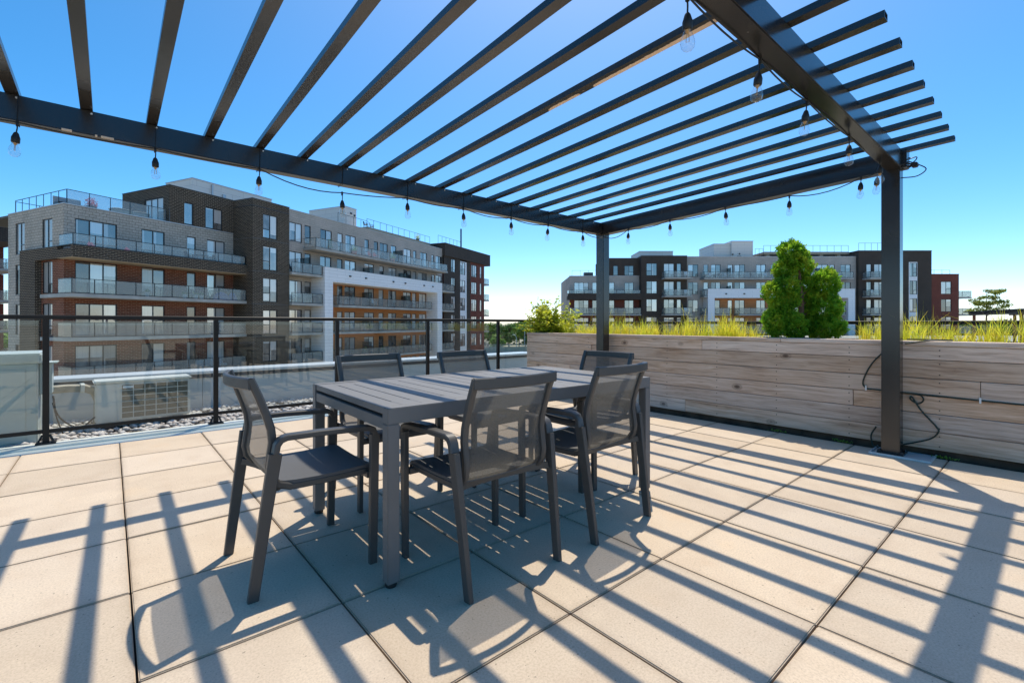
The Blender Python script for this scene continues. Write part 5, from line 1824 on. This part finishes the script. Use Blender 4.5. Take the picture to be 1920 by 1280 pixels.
sf = thing('sofa', 'grey blue sofa on the lowest visible red brick balcony', 'sofa', onb(LB, 10.0, -.7, -2.98), 24.93)
box(sf, 'base', M['winframe'], -1.25, 1.25, -.4, .4, .05, .25)
for k in range(3):
    box(sf, 'seat_cushion', M['greycushion'], -1.2 + .8 * k, -.41 + .8 * k, -.38, .2, .252, .42, bevel=.03)
    box(sf, 'back_cushion', M['greycushion'], -1.2 + .8 * k, -.41 + .8 * k, .202, .4, .30, .82, bevel=.04)
for k, (s, wd, lb) in enumerate(((10.55, .75, 'larger blue cover on the first red brick balcony'), (11.6, .45, 'smaller blue cover at the right end of the first red brick balcony'))):
    q = thing('storage_cover', lb, 'cover', onb(LB, s, -1.2, 3.12), 24.93, 'blue covers on the red brick balcony')
    m = MB(); m.lathe([(wd * 1.0, 0), (wd * .95, .3), (wd * .7, .55), (wd * .25, .72), (.02, .75)], 0, 0, 10)
    m.v = [(x, y * .55, z) for x, y, z in m.v]
    part('sheet', m, M['bluecover'], q, smooth=True)
bk = thing('bicycle', 'bicycle leaning on the first red brick balcony by the narrow window', 'bicycle', onb(LB, 9.35, -.55, 3.12), 24.93)
for x in (-.5, .5):
    m = MB(); m.tube([(x + .33 * math.cos(a), 0, .34 + .33 * math.sin(a)) for a in np.linspace(0, 2 * math.pi, 19)], .018, 5, cap=False)
    wl = part('wheel', m, M['rubber'], bk)
    m = MB()
    for a in np.linspace(0, math.pi, 5)[:-1]:
        m.tube([(x - .31 * math.cos(a), 0, .34 - .31 * math.sin(a)), (x + .31 * math.cos(a), 0, .34 + .31 * math.sin(a))], .004, 4)
    part('spoke', m, M['galv'], wl)
m = MB(); m.tube([(-.5, 0, .34), (-.12, 0, .32), (.38, 0, .78), (-.2, 0, .80), (-.5, 0, .34)], .016, 6); m.tube([(-.12, 0, .32), (-.22, 0, .92)], .016, 6); m.tube([(.5, 0, .34), (.37, 0, .95)], .016, 6)
part('frame', m, M['redchair'], bk)
m = MB(); m.tube([(.30, -.22, 1.0), (.38, -.1, .97), (.38, .1, .97), (.30, .22, 1.0)], .014, 6)
part('handlebar', m, M['rubber'], bk)
box(bk, 'saddle', M['rubber'], -.34, -.12, -.06, .06, .921, .965)
for k, (s, lb) in enumerate(((4.0, 'pale sage storage bench on the corner roof terrace, left one'), (5.35, 'pale sage storage bench on the corner roof terrace, right one'))):
    q = thing('storage_bench', lb, 'bench', onb(LB, s, 1.3, 9.46), 24.93, 'storage benches on the corner roof')
    box(q, 'body', M['sagebox'], -.6, .6, -.3, .3, 0, .55, bevel=.03)
    m = MB(); m.sweep([(-.63, 0, .57), (-.3, 0, .64), (.3, 0, .64), (.63, 0, .57)], .66, .06, side=(0, 1, 0))
    part('lid', m, M['sagebox'], q)
lo = thing('lounge_seat', 'dark outdoor lounge seat behind the corner roof railing', 'seat', onb(LB, 1.0, 1.6, 9.46), 24.93)
box(lo, 'seat', M['winframe'], -.8, .8, -.35, .35, .2, .38); box(lo, 'backrest', M['greycushion'], -.8, .8, .352, .46, .2, .85)
for sx in (-.72, .72):
    box(lo, 'leg', M['winframe'], sx - .04, sx + .04, -.3, .3, 0, .199)
